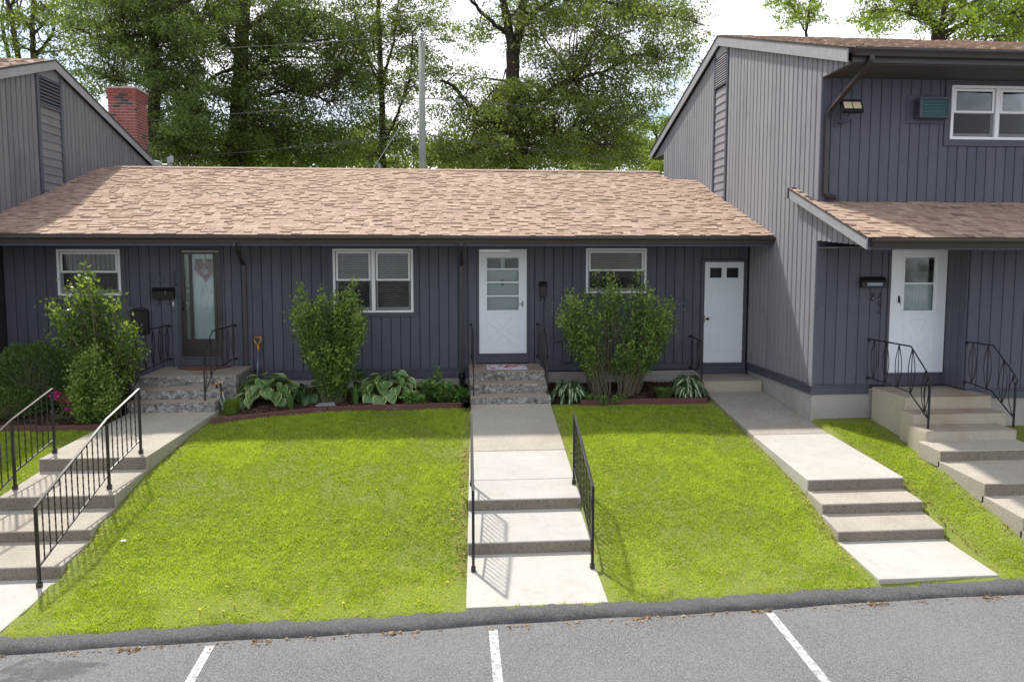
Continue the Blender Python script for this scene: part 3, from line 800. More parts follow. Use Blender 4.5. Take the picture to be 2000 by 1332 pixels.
# ---- middle row house -------------------------------------------------------
YW = 14.57
XL, XR_ = -8.43, 5.96
EY, EZ, RY = 13.37, 0.40, 18.62
PIT = 1 / 3.0
RZ = EZ + (RY - EY) * PIT
house = thing('row_house', 'single storey grey wood sided row house with tan shingle roof between two taller houses', 'house', ((XL + XR_) / 2, YW, -2.75))
wall = MB(); yb = YW + 0.001
OPS = [(-7.43, -6.28, -.73, .144), (-5.21, -4.425, -1.908, .150), (-2.324, -.782, -1.084, .158), (.505, 1.445, -1.909, .15), (2.63, 3.856, -.725, .172), (5.06, 5.865, -2.146, -.103)]
BOPS = [(-7.43 - .083, -6.28 + .083, -.73 - .083, .30), (-5.21 - .045, -4.425 + .045, -2.2, .30), (-2.324 - .083, -.782 + .083, -1.084 - .083, .30), (.505 - .055, 1.445 + .055, -2.3, .30), (2.63 - .083, 3.856 + .083, -.725 - .083, .30), (5.06 - .085, 5.865 + .06, -2.4, -.103 + .07)]
for (a, b_, c_, d_) in rects_minus(XL + .02, XR_ - .003, -2.75, .28, OPS): wall.box(a, b_, yb, yb + .14, c_, d_)
wall = wall.build('wall', WALLB, house)
pf = lambda u, d, z: (u, YW - d, z)
boards(wall, XL + .025, .282, .19, lambda u: -2.197, lambda u: .225, BOPS, pf)
boards(wall, .286, XR_ - .002, .19, lambda u: -2.125, lambda u: .225, BOPS, pf)
def trimrun(x0, x1, zt_, zb_, par, y=YW, seg=2.4):
    x = x0
    while x < x1 - .05:
        e = min(x + seg, x1)
        MB().box(x + .001, e - .001, y - .032, y + .0, zb_, zt_ - .03).build('base_trim', TRIM, par, bevel=.003)
        MB().box(x + .001, e - .001, y - .045, y + .0, zt_ - .0295, zt_ - .002).build('base_cap', TRIM, par, bevel=.003)
        x = e
trimrun(XL + .02, -5.52, -2.197, -2.39, wall); trimrun(-3.84, .28, -2.197, -2.39, wall); trimrun(1.71, 4.97, -2.125, -2.272, wall); trimrun(5.0, XR_ - .05, -2.20, -2.36, wall)
f_ = MB(); f_.box(XL + .02, XR_ - .003, YW - .012, YW - .0005, -3.0, -2.30); f_.build('foundation', FOUND, house)
window(house, -7.43, -6.28, -.73, .144, YW - .02, 1, 'vertical')
window(house, -2.324, -.782, -1.084, .158, YW - .02, 2, 'blind')
window(house, 2.63, 3.856, -.725, .172, YW - .02, 1, 'half')
# door 255
def casing(x0, x1, z0, z1, y, wdt, par, sill_to=None, top=.06):
    s = MB(); s.box(x0 - wdt, x0 - .001, y - .018, y + .03, sill_to if sill_to is not None else z0, z1 + top); s.box(x1 + .001, x1 + wdt, y - .018, y + .03, sill_to if sill_to is not None else z0, z1 + top)
    s.box(x0 - .001, x1 + .001, y - .018, y + .03, z1 + .001, z1 + top)
    o = s.build('casing', TRIM, par, bevel=.003)
    if sill_to is not None:
        MB().box(x0 - .0, x1 + .0, y - .0165, y + .03, sill_to, z0 - .04).build('threshold_board', TRIM, par)
        MB().box(x0 - .0, x1 + .0, y - .035, y + .03, z0 - .039, z0 - .001).build('sill', TRIM, par, bevel=.003)
    return o
d255 = xbuck_door(house, .505, 1.445, -1.909, .15, YW - .02, (-1.06, 0.0), (.648, 1.300), [-.24, -.50, -.77], hinge_right=False, handle=-.93)
casing(.505, 1.445, -1.909, .15, YW - .02, .05, d255, -2.10)
k = MB(); k.tube([(.97, YW + .048, -.44), (.985, YW + .04, -.50), (.955, YW + .04, -.50)], .012, 6, closed=True); k.box(.945, .995, YW + .04, YW + .055, -.56, -.53); k.build('door_knocker', BLACK, d255)
# right plain white six-panel door
def panel_door(h_, x0, x1, z0, z1, y):
    d = MB().box(x0, x1, y - .012, y + .03, z0, z1).build('panel_door', WDOOR, h_, bevel=.003)
    W, H = x1 - x0, z1 - z0
    for i in (0, 1):
        a = x0 + W * (.125 + .43 * i); b_ = a + W * .30
        MB().box(a, b_, y - .014, y - .0121, z0 + H * .845, z0 + H * .943).build('lite', GLASS, d)
        MB().box(a, b_, y - .0135, y - .0122, z0 + H * .845, z0 + H * .943).build('lite_backing', DARKIN, d)
        s = MB(); ring(s, a - .012, b_ + .012, z0 + H * .845 - .012, z0 + H * .943 + .012, .012, .012, .012, .012, y - .020, y - .0121); s.build('panel_moulding', WDOOR, d)
        for (h0, h1) in ((.45, .79), (.11, .365)):
            s = MB(); ring(s, a, b_, z0 + H * h0, z0 + H * h1, .013, .013, .013, .013, y - .021, y - .0121); s.build('panel_moulding', WDOOR, d, bevel=.004)
            MB().box(a + .03, b_ - .03, y - .0165, y - .0121, z0 + H * h0 + .03, z0 + H * h1 - .03).build('raised_panel', WDOOR, d, bevel=.003)
    s = MB(); s.lathe((x0 + .06, y - .012, z0 + H * .44), [(.022, 0), (.022, -.008), (.012, -.014), (.012, -.035), (.026, -.045), (.028, -.06), (.018, -.07)], 12, axis='y'); s.build('knob', BLACK, d, True)
    MB().box(x0 - .012, x0 + .02, y - .0145, y - .0121, z0 + H * .44 - .075, z0 + H * .44 + .07).build('strike_plate', BRASS, d)
    for q in (.12, .5, .86): MB().box(x1 - .004, x1 + .008, y - .018, y - .008, z0 + H * q, z0 + H * q + .09).build('hinge', GALV, d)
    return d
dr = panel_door(house, 5.06, 5.865, -2.146, -.103, YW - .02)
casing(5.06, 5.865, -2.146, -.103, YW - .02, .075, dr, -2.37)
# brown full-view storm door 259
x0, x1, z0, z1, y = -5.205, -4.425, -1.908, .150, YW - .02
s = MB(); ring(s, x0, x1, z0, z1, .035, .035, .03, .045, y - .03, y + .03); d259 = s.build('brown_storm_door', BROWN, house, bevel=.003)
s = MB(); ring(s, x0 + .036, x1 - .036, z0 + .032, z1 - .047, .055, .055, .30, .05, y - .022, y + .012); s.build('door_leaf', BROWN, d259, bevel=.003)
MB().box(x0 + .178, x0 + .228, y - .024, y + .0, z0 + .334, z1 - .099).build('glazing_bar', BROWN, d259); MB().box(x1 - .150, x1 - .105, y - .024, y + .0, z0 + .334, z1 - .099).build('glazing_bar', BROWN, d259)
MB().box(x0 + .092, x1 - .092, y - .008, y - .004, z0 + .333, z1 - .098).build('pane', GLASS, d259)
MB().box(x0 + .13, x1 - .13, y - .028, y - .0225, z0 + .07, z0 + .30).build('kick_panel', BROWN, d259, bevel=.003)
s = MB(); s.tube([(x0 + .06, y - .03, -.86), (x0 + .06, y - .06, -.88), (x0 + .06, y - .06, -1.0), (x0 + .06, y - .03, -1.02)], .011, 6); s.build('handle', BLACK, d259, True)
LACE = plain('sidelight_lace', (0.50, 0.47, 0.42), 0.9, 0, 0.35, 35)
MB().box(x0 + .036, x0 + .225, y + .04, y + .045, z0 + .03, z1 - .05).build('lace_panel', LACE, d259); MB().box(x1 - .12, x1 - .036, y + .04, y + .045, z0 + .03, z1 - .05).build('lace_panel', LACE, d259)
inner_door(d259, x0 + .226, x1 - .122, z0 + .03, z1 - .05, y + .040, WHITE)
s = MB(); s.lathe((x0 + .17, y + .058, -.98), [(.02, 0), (.012, -.012), (.012, -.03), (.022, -.036), (.018, -.05)], 10, axis='y'); s.build('knob', BRASS, d259, True)
casing(x0, x1, z0, z1, y, .042, d259, -2.088)
# wreath
wr = thing('heart_wreath', 'brown heart shaped wreath with the number 25 inside the brown storm door', 'wreath', (-4.735, y + .02, -.40))
hp = [(16 * math.sin(t) ** 3, 13 * math.cos(t) - 5 * math.cos(2 * t) - 2 * math.cos(3 * t) - math.cos(4 * t)) for t in np.linspace(0, 2 * math.pi, 40)[:-1]]
TWIG = leafmat('dried_twig', G3((0.30, 0.07, 0.035), (0.46, 0.14, 0.075), (0.70, 0.42, 0.32)), 0.0, 0.9)
s = MB()
for i in range(900):
    q = random.choice(hp); k_ = random.uniform(.55, 1.05); cx_, cz_ = -4.735 + q[0] * .0122 * k_, -.25 + q[1] * .0122 * k_
    a = random.uniform(0, 6.28); L = .022
    s.tube([(cx_, y + .020 + random.uniform(-.008, .012), cz_), (cx_ + L * math.cos(a), y + .016 + random.uniform(-.008, .008), cz_ + L * math.sin(a))], .005, 3, t=random.uniform(.01, 1))
s.build('wreath_ring', TWIG, wr)
s = MB(); s.box(-4.75, -4.722, y + .028, y + .032, -.08, .06); s.build('ribbon', YELLOW, wr)
num('25', -4.735, y + .020, -.235, .10, wr, TWIG, 'numerals')
for i, (ch, px, py) in enumerate(zip('259', (340, 340.2, 340.6), (532.5, 545, 557))): q = onY(px, py, YW - .03); num(ch, q[0], YW - .027, q[2], .098, house)
for i, (ch, px, py) in enumerate(zip('255', (1043, 1043, 1042.5), (534.6, 546.6, 558.6))): q = onY(px, py, YW - .03); num(ch, q[0], YW - .027, q[2], .098, house)
# roof
roof = MB()
ce, se = math.cos(math.atan(PIT)), math.sin(math.atan(PIT))
XN, YN = 5.215, 17.80          # notch beside the taller house
def roofz(Y): return EZ + (Y - EY) * PIT
th = .13
def roofslab(x0, x1, y0, y1):
    roof.hexa([(x0, y0, roofz(y0) - th), (x1, y0, roofz(y0) - th), (x1, y1, roofz(y1) - th), (x0, y1, roofz(y1) - th), (x0, y0, roofz(y0) - .045), (x1, y0, roofz(y0) - .045), (x1, y1, roofz(y1) - .045), (x0, y1, roofz(y1) - .045)])
roofslab(XL + .003, XN, EY + .01, RY); roofslab(XN, XR_ - .003, EY + .01, YN)
bz = RZ - 0.30 * (23.9 - RY)
roof.hexa([(XL + .003, RY + .001, RZ - th), (XN, RY + .001, RZ - th), (XN, 23.9, bz - th), (XL + .003, 23.9, bz - th), (XL + .003, RY + .001, RZ - .012), (XN, RY + .001, RZ - .012), (XN, 23.9, bz - .012), (XL + .003, 23.9, bz - .012)])
roof = roof.build('roof', WALLB, house)
sl_ = (RY - EY) / ce
shingle_field(roof, (XL + .003, EY - .012, EZ - .016), (1, 0, 0), (0, ce, se), (0, -se, ce), XR_ - XL - .006, sl_, lambda P: not (P[0] > XN and P[1] > YN), 300, sag=.008, seed=3)
cap = MB()
x = XL + .35
while x < XN:
    e = min(x + .3, XN); cap.hexa([(x, RY - .12, RZ - .032), (e, RY - .12, RZ - .032), (e, RY, RZ + .012), (x, RY, RZ + .012), (x, RY - .12, RZ - .022), (e, RY - .12, RZ - .02), (e, RY, RZ + .026), (x, RY, RZ + .022)], .3 + .3 * random.random())
    cap.hexa([(x, RY, RZ + .012), (e, RY, RZ + .012), (e, RY + .12, RZ - .032), (x, RY + .12, RZ - .032), (x, RY, RZ + .022), (e, RY, RZ + .026), (e, RY + .12, RZ - .02), (x, RY + .12, RZ - .022)], .4); x = e
cap.build('ridge_cap', SHIN, roof)
MB().box(XL + .003, XR_ - .003, EY + .002, EY + .035, EZ - .205, EZ - .02).build('fascia', TRIM, roof)
MB().box(XL + .003, XR_ - .003, EY + .036, YW + .02, EZ - .20, EZ - .185).build('soffit', SOFF, roof)
MB().box(XL + .003, XR_ - .002, EY - .03, EY + .0, EZ - .034, EZ - .018).build('drip_edge', BROWN, roof)
gutter(house, XL + .003, XR_ - .004, EY + .001, EZ - .036, .115, .115)
dsz = -2.42
q = onY(457, 480, EY - .06); q2 = onY(478, 600, YW - .06)
downspout(house, [(q[0], EY - .05, EZ - .14), (q[0], EY - .05, EZ - .20), (q[0] + .02, EY + .02, EZ - .26), (q2[0] - .02, YW - .10, EZ - .50), (q2[0], YW - .055, EZ - .56), (q2[0], YW - .055, -1.0), (q2[0], YW - .055, -2.45)], strapz=(-1.75,))
q = onY(901, 480, EY - .06); q2 = onY(902, 600, YW - .06)
downspout(house, [(q[0], EY - .05, EZ - .14), (q[0], EY - .05, EZ - .20), (q[0], EY + .02, EZ - .26), (q2[0], YW - .10, EZ - .52), (q2[0], YW - .055, EZ - .58), (q2[0], YW - .055, -1.0), (q2[0], YW - .055, -2.45)], strapz=(-.85, -1.8))
MB().box(5.64, XR_ - .02, YW - .0215, YW - .0205, -.1, .0)
print('row house done')

# ---- right two-storey house ------------------------------------------------
GXR = 5.96
AY, AZ, GP = 16.30, 4.875, 0.32
FY, BY, FW, BWY = 10.80, 21.85, 11.73, 20.70
rt = lambda Y: AZ - GP * abs(Y - AY)
hr = thing('townhouse', 'two storey grey wood sided townhouse with brown gutters on the right', 'house', (9.2, 16.2, -2.95))
wall = MB()
poly = [(GXR + .001, FW + .03, -2.9), (GXR + .001, BWY, -2.9), (GXR + .001, BWY, rt(BWY) - .20), (GXR + .001, AY, AZ - .20), (GXR + .001, FW + .03, rt(FW) - .20)]
wall.prism(poly, (.12, 0, 0))
UOPS = [(8.13, 9.74, 1.92, 2.79)]
for (a, b_, c_, d_) in rects_minus(GXR + .13, 13.0, .5, 3.0, UOPS): wall.box(a, b_, FW + .001, FW + .14, c_, d_)
LOPS = [(7.232, 8.195, -1.93, .13)]
for (a, b_, c_, d_) in rects_minus(GXR + .13, 8.225, -2.9, .35, LOPS): wall.box(a, b_, FW + .001, FW + .14, c_, d_)
wall.box(8.235, 13.0, 11.201, 11.34, -2.9, .35); wall.box(8.2305, 8.34, 11.345, FW + .2, -2.9, .35)
wall.box(12.9, 13.0, FW + .2, BWY, -2.9, 3.0); wall.box(GXR + .13, 12.9, BWY - .12, BWY, -2.9, 3.0)
wall = wall.build('wall', WALLB, hr)
ps = lambda u, d, z: (GXR - d, u, z)
rk = lambda u: rt(u) - .22
ypost0, ypost1 = 15.83, 16.69
boards(wall, FW - .018, ypost0, .171, lambda u: -2.12 if u < YW - .1 else roofz(u) - .25, rk, [], ps, mat=SIDE_SUNLIT)
boards(wall, ypost1, BWY, .171, lambda u: roofz(min(u, YN)) - .25 if u < YN + .2 else -2.6, rk, [], ps, mat=SIDE_SUNLIT)
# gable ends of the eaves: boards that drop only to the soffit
boards(wall, FY + .08, FW - .019, .171, lambda u: 2.885, rk, [], ps, mat=SIDE_SUNLIT)
boards(wall, BWY, BY - .1, .171, lambda u: 2.885, rk, [], ps, mat=SIDE_SUNLIT)
# attic vent bay
for (a, b_) in ((ypost0, ypost0 + .085), (ypost1 - .085, ypost1)):
    MB().box(GXR - .045, GXR, a + .001, b_ - .001, roofz(a) - .25, rk(a) - .02).build('vent_post', TRIM, wall, bevel=.003)
va, vb = ypost0 + .087, ypost1 - .087
z = roofz(va) - .1; i = 0
while z < 3.72:
    MB().hexa([(GXR - .026, va, z), (GXR - .0, va, z), (GXR - .0, vb, z), (GXR - .026, vb, z), (GXR - .008, va, z + .172), (GXR - .0, va, z + .172), (GXR - .0, vb, z + .172), (GXR - .008, vb, z + .172)]).build('clapboard', SIDE_SUNLIT, wall); z += .172
MB().box(GXR - .05, GXR, va, vb, 3.76, 3.80).build('vent_sill', TRIM, wall)
vent = MB(); vent.box(GXR - .003, GXR, va, vb, 3.80, 4.44); vent = vent.build('attic_vent', WALLB, wall)
for i in range(12):
    z = 3.815 + i * .05
    MB().hexa([(GXR - .050, va + .01, z), (GXR - .044, va + .01, z), (GXR - .044, vb - .01, z), (GXR - .050, vb - .01, z), (GXR - .020, va + .01, z + .036), (GXR - .012, va + .01, z + .036), (GXR - .012, vb - .01, z + .036), (GXR - .020, vb - .01, z + .036)]).build('vent_slat', plain('vent_slat_paint', (.42, .42, .44), .6) if i == 0 else bpy.data.materials['vent_slat_paint'], wall)
MB().prism([(GXR - .03, va - .05, 4.43), (GXR - .03, vb + .05, 4.43), (GXR - .03, vb + .03, rk(vb) + .0), (GXR - .03, AY, AZ - .22), (GXR - .03, va - .03, rk(va))], (.028, 0, 0)).build('vent_header', RAKE, wall)
pf = lambda u, d, z: (u, FW - d, z)
ACP = (7.38, 8.045, 2.165, 2.625)
boards(wall, GXR - .018, 13.0, .17, lambda u: .90, lambda u: 2.88, [(8.13 - .10, 9.74 + .10, 1.92 - .11, 3.0), ACP], pf)
boards(wall, GXR - .018, 8.228, .19, lambda u: -2.128, lambda u: .26, [(7.232 - .05, 8.195 + .04, -2.4, .35)], pf)
boards(wall, 8.235, 13.0, .19, lambda u: -2.128, lambda u: .26, [], lambda u, d, z: (u, 11.20 - d, z))
boards(wall, 11.20, FW - .03, .17, lambda u: -2.128, lambda u: .26, [], lambda u, d, z: (8.23 - d, u, z))
for (a, b_) in ((11.76, 13.2), (13.2, 14.4)):
    MB().box(GXR - .038, GXR, a - .05 if a < 12 else a, b_, -2.284, -2.155).build('base_trim', TRIM, wall, bevel=.003); MB().box(GXR - .06, GXR, a - .07 if a < 12 else a, b_, -2.154, -2.122).build('base_cap', TRIM, wall, bevel=.003)
MB().box(GXR - .037, 6.92, FW - .036, FW, -2.284, -2.1545).build('base_trim', TRIM, wall, bevel=.003); MB().box(GXR - .059, 6.92, FW - .058, FW, -2.154, -2.1305).build('base_cap', TRIM, wall, bevel=.003)
MB().box(8.35, 13.0, 11.165, 11.20, -2.284, -2.1545).build('base_trim', TRIM, wall, bevel=.003); MB().box(8.24, 13.0, 11.145, 11.20, -2.154, -2.1305).build('base_cap', TRIM, wall, bevel=.003)
f_ = MB(); f_.box(GXR - .012, GXR + .0008, FW - .012, 14.40, -3.0, -2.20); f_.box(GXR + .001, 8.2, FW - .012, FW + .0, -3.0, -2.20); f_.box(8.242, 13.0, 11.19, 11.20, -3.0, -2.20); f_.build('foundation', FOUND, hr)
# main roof
roof = MB(); X0R, X1R = GXR - .11, 13.4
for (ya, za, yb_, zb_) in ((FY, rt(FY), AY, AZ), (BY, rt(BY), AY, AZ)):
    roof.hexa([(X0R + .025, ya, za - .10), (X1R, ya, za - .10), (X1R, yb_, zb_ - .10), (X0R + .025, yb_, zb_ - .10), (X0R + .025, ya, za - .012), (X1R, ya, za - .012), (X1R, yb_, zb_ - .012), (X0R + .025, yb_, zb_ - .012)])
roof = roof.build('roof', WALLB, hr)
g_ = math.atan(GP); cg, sg = math.cos(g_), math.sin(g_)
shingle_field(roof, (X0R - .01, FY - .012, rt(FY) - .016), (1, 0, 0), (0, cg, sg), (0, -sg, cg), X1R - X0R, (AY - FY) / cg, lambda P: True, 0, seed=5)
shingle_field(roof, (X0R - .01, BY + .012, rt(BY) - .016), (1, 0, 0), (0, -cg, sg), (0, sg, cg), X1R - X0R, (BY - AY) / cg, lambda P: True, 0, seed=6)
def rake(par, x, ya, za, yb_, zb_, h0=.032, h1=.20, w=.022, off=0):
    MB().hexa([(x, ya, za - h0 - h1), (x + w, ya, za - h0 - h1), (x + w, yb_, zb_ - h0 - h1), (x, yb_, zb_ - h0 - h1), (x, ya, za - h0), (x + w, ya, za - h0), (x + w, yb_, zb_ - h0), (x, yb_, zb_ - h0)]).build('rake_board', RAKE, par)
    x -= .014 * (1 if w > 0 else -1)
    MB().hexa([(x, ya, za - h0 + .001), (x + w, ya, za - h0 + .001), (x + w, yb_, zb_ - h0 + .001), (x, yb_, zb_ - h0 + .001), (x, ya, za - .004), (x + w, ya, za - .004), (x + w, yb_, zb_ - .004), (x, yb_, zb_ - .004)]).build('rake_drip_edge', BROWN, par)
rake(roof, X0R, FY, rt(FY), AY, AZ); rake(roof, X0R, BY, rt(BY), AY, AZ)
MB().box(GXR - .018, 13.3, FY + .01, FY + .04, 2.885, rt(FY) - .02).build('fascia', BROWN, roof); MB().box(GXR - .016, 13.3, FY + .041, FW, 2.870, 2.886).build('soffit', SOFF, roof)
MB().box(GXR - .016, 13.3, BWY, BY - .04, 2.870, 2.886).build('soffit', SOFF, roof); MB().box(GXR - .018, 13.3, BY - .04, BY - .01, 2.885, rt(BY) - .02).build('fascia', BROWN, roof)
gutter(hr, GXR - .03, 13.3, FY + .008, rt(FY) - .03, .12, .12)
mbk = MB(); mbk.box(GXR - .06, 13.3, BY - .009, BY + .10, rt(BY) - .15, rt(BY) - .03); mbk.build('gutter', BROWN, hr)
# porch roof
PEY, PEZ, PP = 10.02, 0.287, 0.367
pz = lambda Y: PEZ + PP * (Y - PEY)
proof = MB(); PX0 = GXR - .15
proof.hexa([(PX0 + .025, PEY, pz(PEY) - .10), (13.2, PEY, pz(PEY) - .10), (13.2, FW - .022, pz(FW - .022) - .10), (PX0 + .025, FW - .022, pz(FW - .022) - .10), (PX0 + .025, PEY, pz(PEY) - .012), (13.2, PEY, pz(PEY) - .012), (13.2, FW - .022, pz(FW - .022) - .012), (PX0 + .025, FW - .022, pz(FW - .022) - .012)])
proof.hexa([(PX0 + .025, FW - .0215, pz(FW) - .10), (GXR - .023, FW - .0215, pz(FW) - .10), (GXR - .023, 12.5, pz(12.5) - .10), (PX0 + .025, 12.5, pz(12.5) - .10), (PX0 + .025, FW - .0215, pz(FW) - .012), (GXR - .023, FW - .0215, pz(FW) - .012), (GXR - .023, 12.5, pz(12.5) - .012), (PX0 + .025, 12.5, pz(12.5) - .012)])
proof = proof.build('porch_roof', WALLB, hr)
p_ = math.atan(PP); cp_, sp_ = math.cos(p_), math.sin(p_)
shingle_field(proof, (PX0 - .01, PEY - .012, PEZ - .016), (1, 0, 0), (0, cp_, sp_), (0, -sp_, cp_), 7.3, (12.5 - PEY) / cp_, lambda P: (P[1] < FW - .05) or (P[0] < GXR - .05), 300, seed=9)
rake(proof, PX0, PEY, PEZ, 12.5, pz(12.5), .022, .16)
MB().prism([(PX0 - .016, 12.5005, pz(12.5) - .19), (PX0 - .016, 12.53, pz(12.5) - .19), (PX0 - .016, 12.53, pz(12.5)), (PX0 - .016, 12.5005, pz(12.5))], (.14, 0, 0)).build('rake_end', BROWN, proof)
MB().box(PX0 + .03, 13.1, PEY + .01, PEY + .04, .10, PEZ - .02).build('fascia', TRIM, proof); MB().box(GXR + .002, 13.1, PEY + .041, FW - .002, .14, .155).build('soffit', SOFF, proof)
boards(wall, PEY + .06, FW - .02, .171, lambda u: .27 - (FW - u) * .075, lambda u: pz(u) - .14, [], ps, mat=SIDE_SUNLIT)
gutter(hr, PX0 + .06, 13.1, PEY + .008, PEZ - .03, .115, .115)
# upper window, downspout
window(hr, 8.13, 9.74, 1.92, 2.79, FW - .02, 2, 'dark', (.095, .095, .105, .08))
q = onY(1702, 112, FY - .05); q2 = onY(1616, 230, FW - .06)
q3 = onY(1611, 372, FW - .06)
downspout(hr, [(q[0], FY - .05, rt(FY) - .14), (q[0], FY - .05, rt(FY) - .20), (q[0] - .02, FY + .0, rt(FY) - .27), (q2[0] + .03, FW - .11, 2.36), (q2[0], FW - .065, 2.28), (q2[0], FW - .065, 1.6), (q2[0], FW - .065, 1.03), (q2[0] + .05, FW - .09, .975), (q2[0] + .16, FW - .12, .955)], w=.07, strapz=(1.35,))
d251 = xbuck_door(hr, 7.232, 8.195, -1.93, .13, FW - .02, (-.90, .0), (7.45, 7.99), [-.44], hinge_right=True, handle=-.70)
casing(7.232, 8.195, -1.93, .13, FW - .02, .04, d251, -2.15)
cu = MB()
for k in range(18):
    xx = 7.455 + k * .030
    cu.prism([(xx, FW + .02 + .008 * (k % 2), -.89), (xx + .030, FW + .02 + .008 * ((k + 1) % 2), -.89), (xx + .030, FW + .02 + .008 * ((k + 1) % 2), -.45), (xx, FW + .02 + .008 * (k % 2), -.45)], (0, .003, 0))
cu.build('curtain', WHITE, d251)
MB().box(7.452, 7.988, FW + .012, FW + .016, -.425, -.004).build('insect_screen', SCREEN, d251)
for ch, px, py in zip('251', (1717, 1716.5, 1716), (578, 593.7, 608)): q = onY(px, py, FW - .03); num(ch, q[0], FW - .027, q[2], .098, hr)

# ---- left two-storey house --------------------------------------------------
GXL = -8.43
AYL, AZL = 16.62, 4.15
lt = lambda Y: AZL - (.335 * (AYL - Y) if Y < AYL else .285 * (Y - AYL))
FWL, BWL, FYL, BYL = 12.2, 21.2, 11.2, 22.4
hl = thing('townhouse', 'two storey grey wood sided townhouse with brick chimney cut off by the left edge', 'house', (-11, 16.5, -2.95))
wall = MB(); wall.prism([(GXL - .001, FWL, -2.9), (GXL - .001, BWL, -2.9), (GXL - .001, BWL, lt(BWL) - .2), (GXL - .001, AYL, AZL - .2), (GXL - .001, FWL, lt(FWL) - .2)], (-.12, 0, 0))
wall.box(-14, GXL - .13, FWL, FWL + .12, -2.9, 2.3); wall.box(-14, GXL - .13, BWL - .12, BWL, -2.9, 2.3); wall.box(-14.1, -14.001, FWL, BWL, -2.9, 2.3)
wall = wall.build('wall', WALLB, hl)
pl = lambda u, d, z: (GXL + d, u, z)
rkl = lambda u: lt(u) - .20
lp0, lp1 = 15.98, 16.98
boards(wall, FWL, lp0, .171, lambda u: roofz(max(u, EY)) - .25 if u > 14.2 else -2.3, rkl, [], pl, mat=SIDE_MAUVE)
boards(wall, lp1, BYL - .2, .171, lambda u: roofz(min(u, RY)) - .25 if u < RY else 1.6, rkl, [], pl, mat=SIDE_MAUVE)
for (a, b_) in ((lp0, lp0 + .1), (lp1 - .1, lp1)): MB().box(GXL, GXL + .045, a + .001, b_ - .001, roofz(a) - .25, rkl(a)).build('vent_post', TRIM, wall, bevel=.003)
va, vb = lp0 + .102, lp1 - .102
z = roofz(va) - .1
while z < 3.03:
    MB().hexa([(GXL, va, z), (GXL + .026, va, z), (GXL + .026, vb, z), (GXL, vb, z), (GXL, va, z + .172), (GXL + .008, va, z + .172), (GXL + .008, vb, z + .172), (GXL, vb, z + .172)]).build('clapboard', SIDE_MAUVE, wall); z += .172
MB().box(GXL, GXL + .05, va, vb, 3.08, 3.13).build('vent_sill', TRIM, wall)
MB().box(GXL, GXL + .003, va, vb, 3.13, 3.72).build('attic_vent', WALLB, wall)
for i in range(8):
    z = 3.14 + i * .072
    MB().hexa([(GXL + .044, va + .01, z), (GXL + .050, va + .01, z), (GXL + .050, vb - .01, z), (GXL + .044, vb - .01, z), (GXL + .010, va + .01, z + .052), (GXL + .018, va + .01, z + .052), (GXL + .018, vb - .01, z + .052), (GXL + .010, vb - .01, z + .052)]).build('vent_slat', TRIM, wall)
MB().prism([(GXL + .002, va - .08, 3.70), (GXL + .002, vb + .08, 3.70), (GXL + .002, vb + .06, rkl(vb) + .02), (GXL + .002, AYL, AZL - .2), (GXL + .002, va - .06, rkl(va))], (.028, 0, 0)).build('vent_header', SIDE_MAUVE, wall)
roof = MB(); X0L, X1L = -14.3, GXL + .11
for (ya, yb_) in ((FYL, AYL), (BYL, AYL)):
    za, zb_ = lt(ya), AZL
    roof.hexa([(X0L, ya, za - .10), (X1L - .025, ya, za - .10), (X1L - .025, yb_, zb_ - .10), (X0L, yb_, zb_ - .10), (X0L, ya, za - .012), (X1L - .025, ya, za - .012), (X1L - .025, yb_, zb_ - .012), (X0L, yb_, zb_ - .012)])
roof = roof.build('roof', WALLB, hl)
a_ = math.atan(.335); shingle_field(roof, (X0L, FYL, lt(FYL) - .016), (1, 0, 0), (0, math.cos(a_), math.sin(a_)), (0, -math.sin(a_), math.cos(a_)), X1L - X0L + .01, (AYL - FYL) / math.cos(a_), lambda P: P[0] > -11.5 and P[1] > 12.5, 0, seed=12)
a_ = math.atan(.285); shingle_field(roof, (X0L, BYL, lt(BYL) - .016), (1, 0, 0), (0, -math.cos(a_), math.sin(a_)), (0, math.sin(a_), math.cos(a_)), X1L - X0L + .01, (BYL - AYL) / math.cos(a_), lambda P: P[0] > -10, 0, seed=13)
rake(roof, X1L, FYL, lt(FYL), AYL, AZL, .045, .17, -.022); rake(roof, X1L, BYL, lt(BYL), AYL, AZL, .045, .17, -.022)
# chimney, brick by brick
cx0, cx1, cy0, cy1, cz0, cz1 = -9.22, -8.50, 21.0, 21.78, 2.2, 4.52
chim = MB(); chim.box(cx0 + .012, cx1 - .012, cy0 + .012, cy1 - .012, cz0, cz1 - .01); chim = chim.build('chimney', MORTAR, hl)
BL, BH, BD = .205, .062, .095
bm = {}
def brick(p, lx_, ly_, lz_):
    k_ = (round(lx_, 3), round(ly_, 3))
    if k_ not in bm: bm[k_] = MB().box(0, lx_, 0, ly_, 0, lz_).mesh('brick', BRICK)
    link('brick', bm[k_], chim, p)
z = cz0 + .35; row = 0
while z < cz1 - .05:
    corb = .022 if cz1 - z < .30 else 0.0
    a0, a1, b0, b1 = cx0 - corb, cx1 + corb, cy0 - corb, cy1 + corb
    vis = lambda zz: True
    for face in ('front', 'right', 'left'):
        L0, L1 = (a0, a1) if face == 'front' else (b0 + BD + .008, b1)
        u = L0 - (BL / 2 if (row + (face != 'front')) % 2 else 0)
        while u < L1 - .02:
            s0, s1 = max(u, L0), min(u + BL, L1)
            if s1 - s0 > .03:
                j = random.uniform(-.002, .002)
                if face == 'front': brick((s0, b0 + j, z), s1 - s0, BD, BH)
                elif face == 'right': brick((a1 - BD - j, s0, z), BD, s1 - s0, BH)
                else: brick((a0 + j, s0, z), BD, s1 - s0, BH)
            u += BL + .013
    z += BH + .0145; row += 1
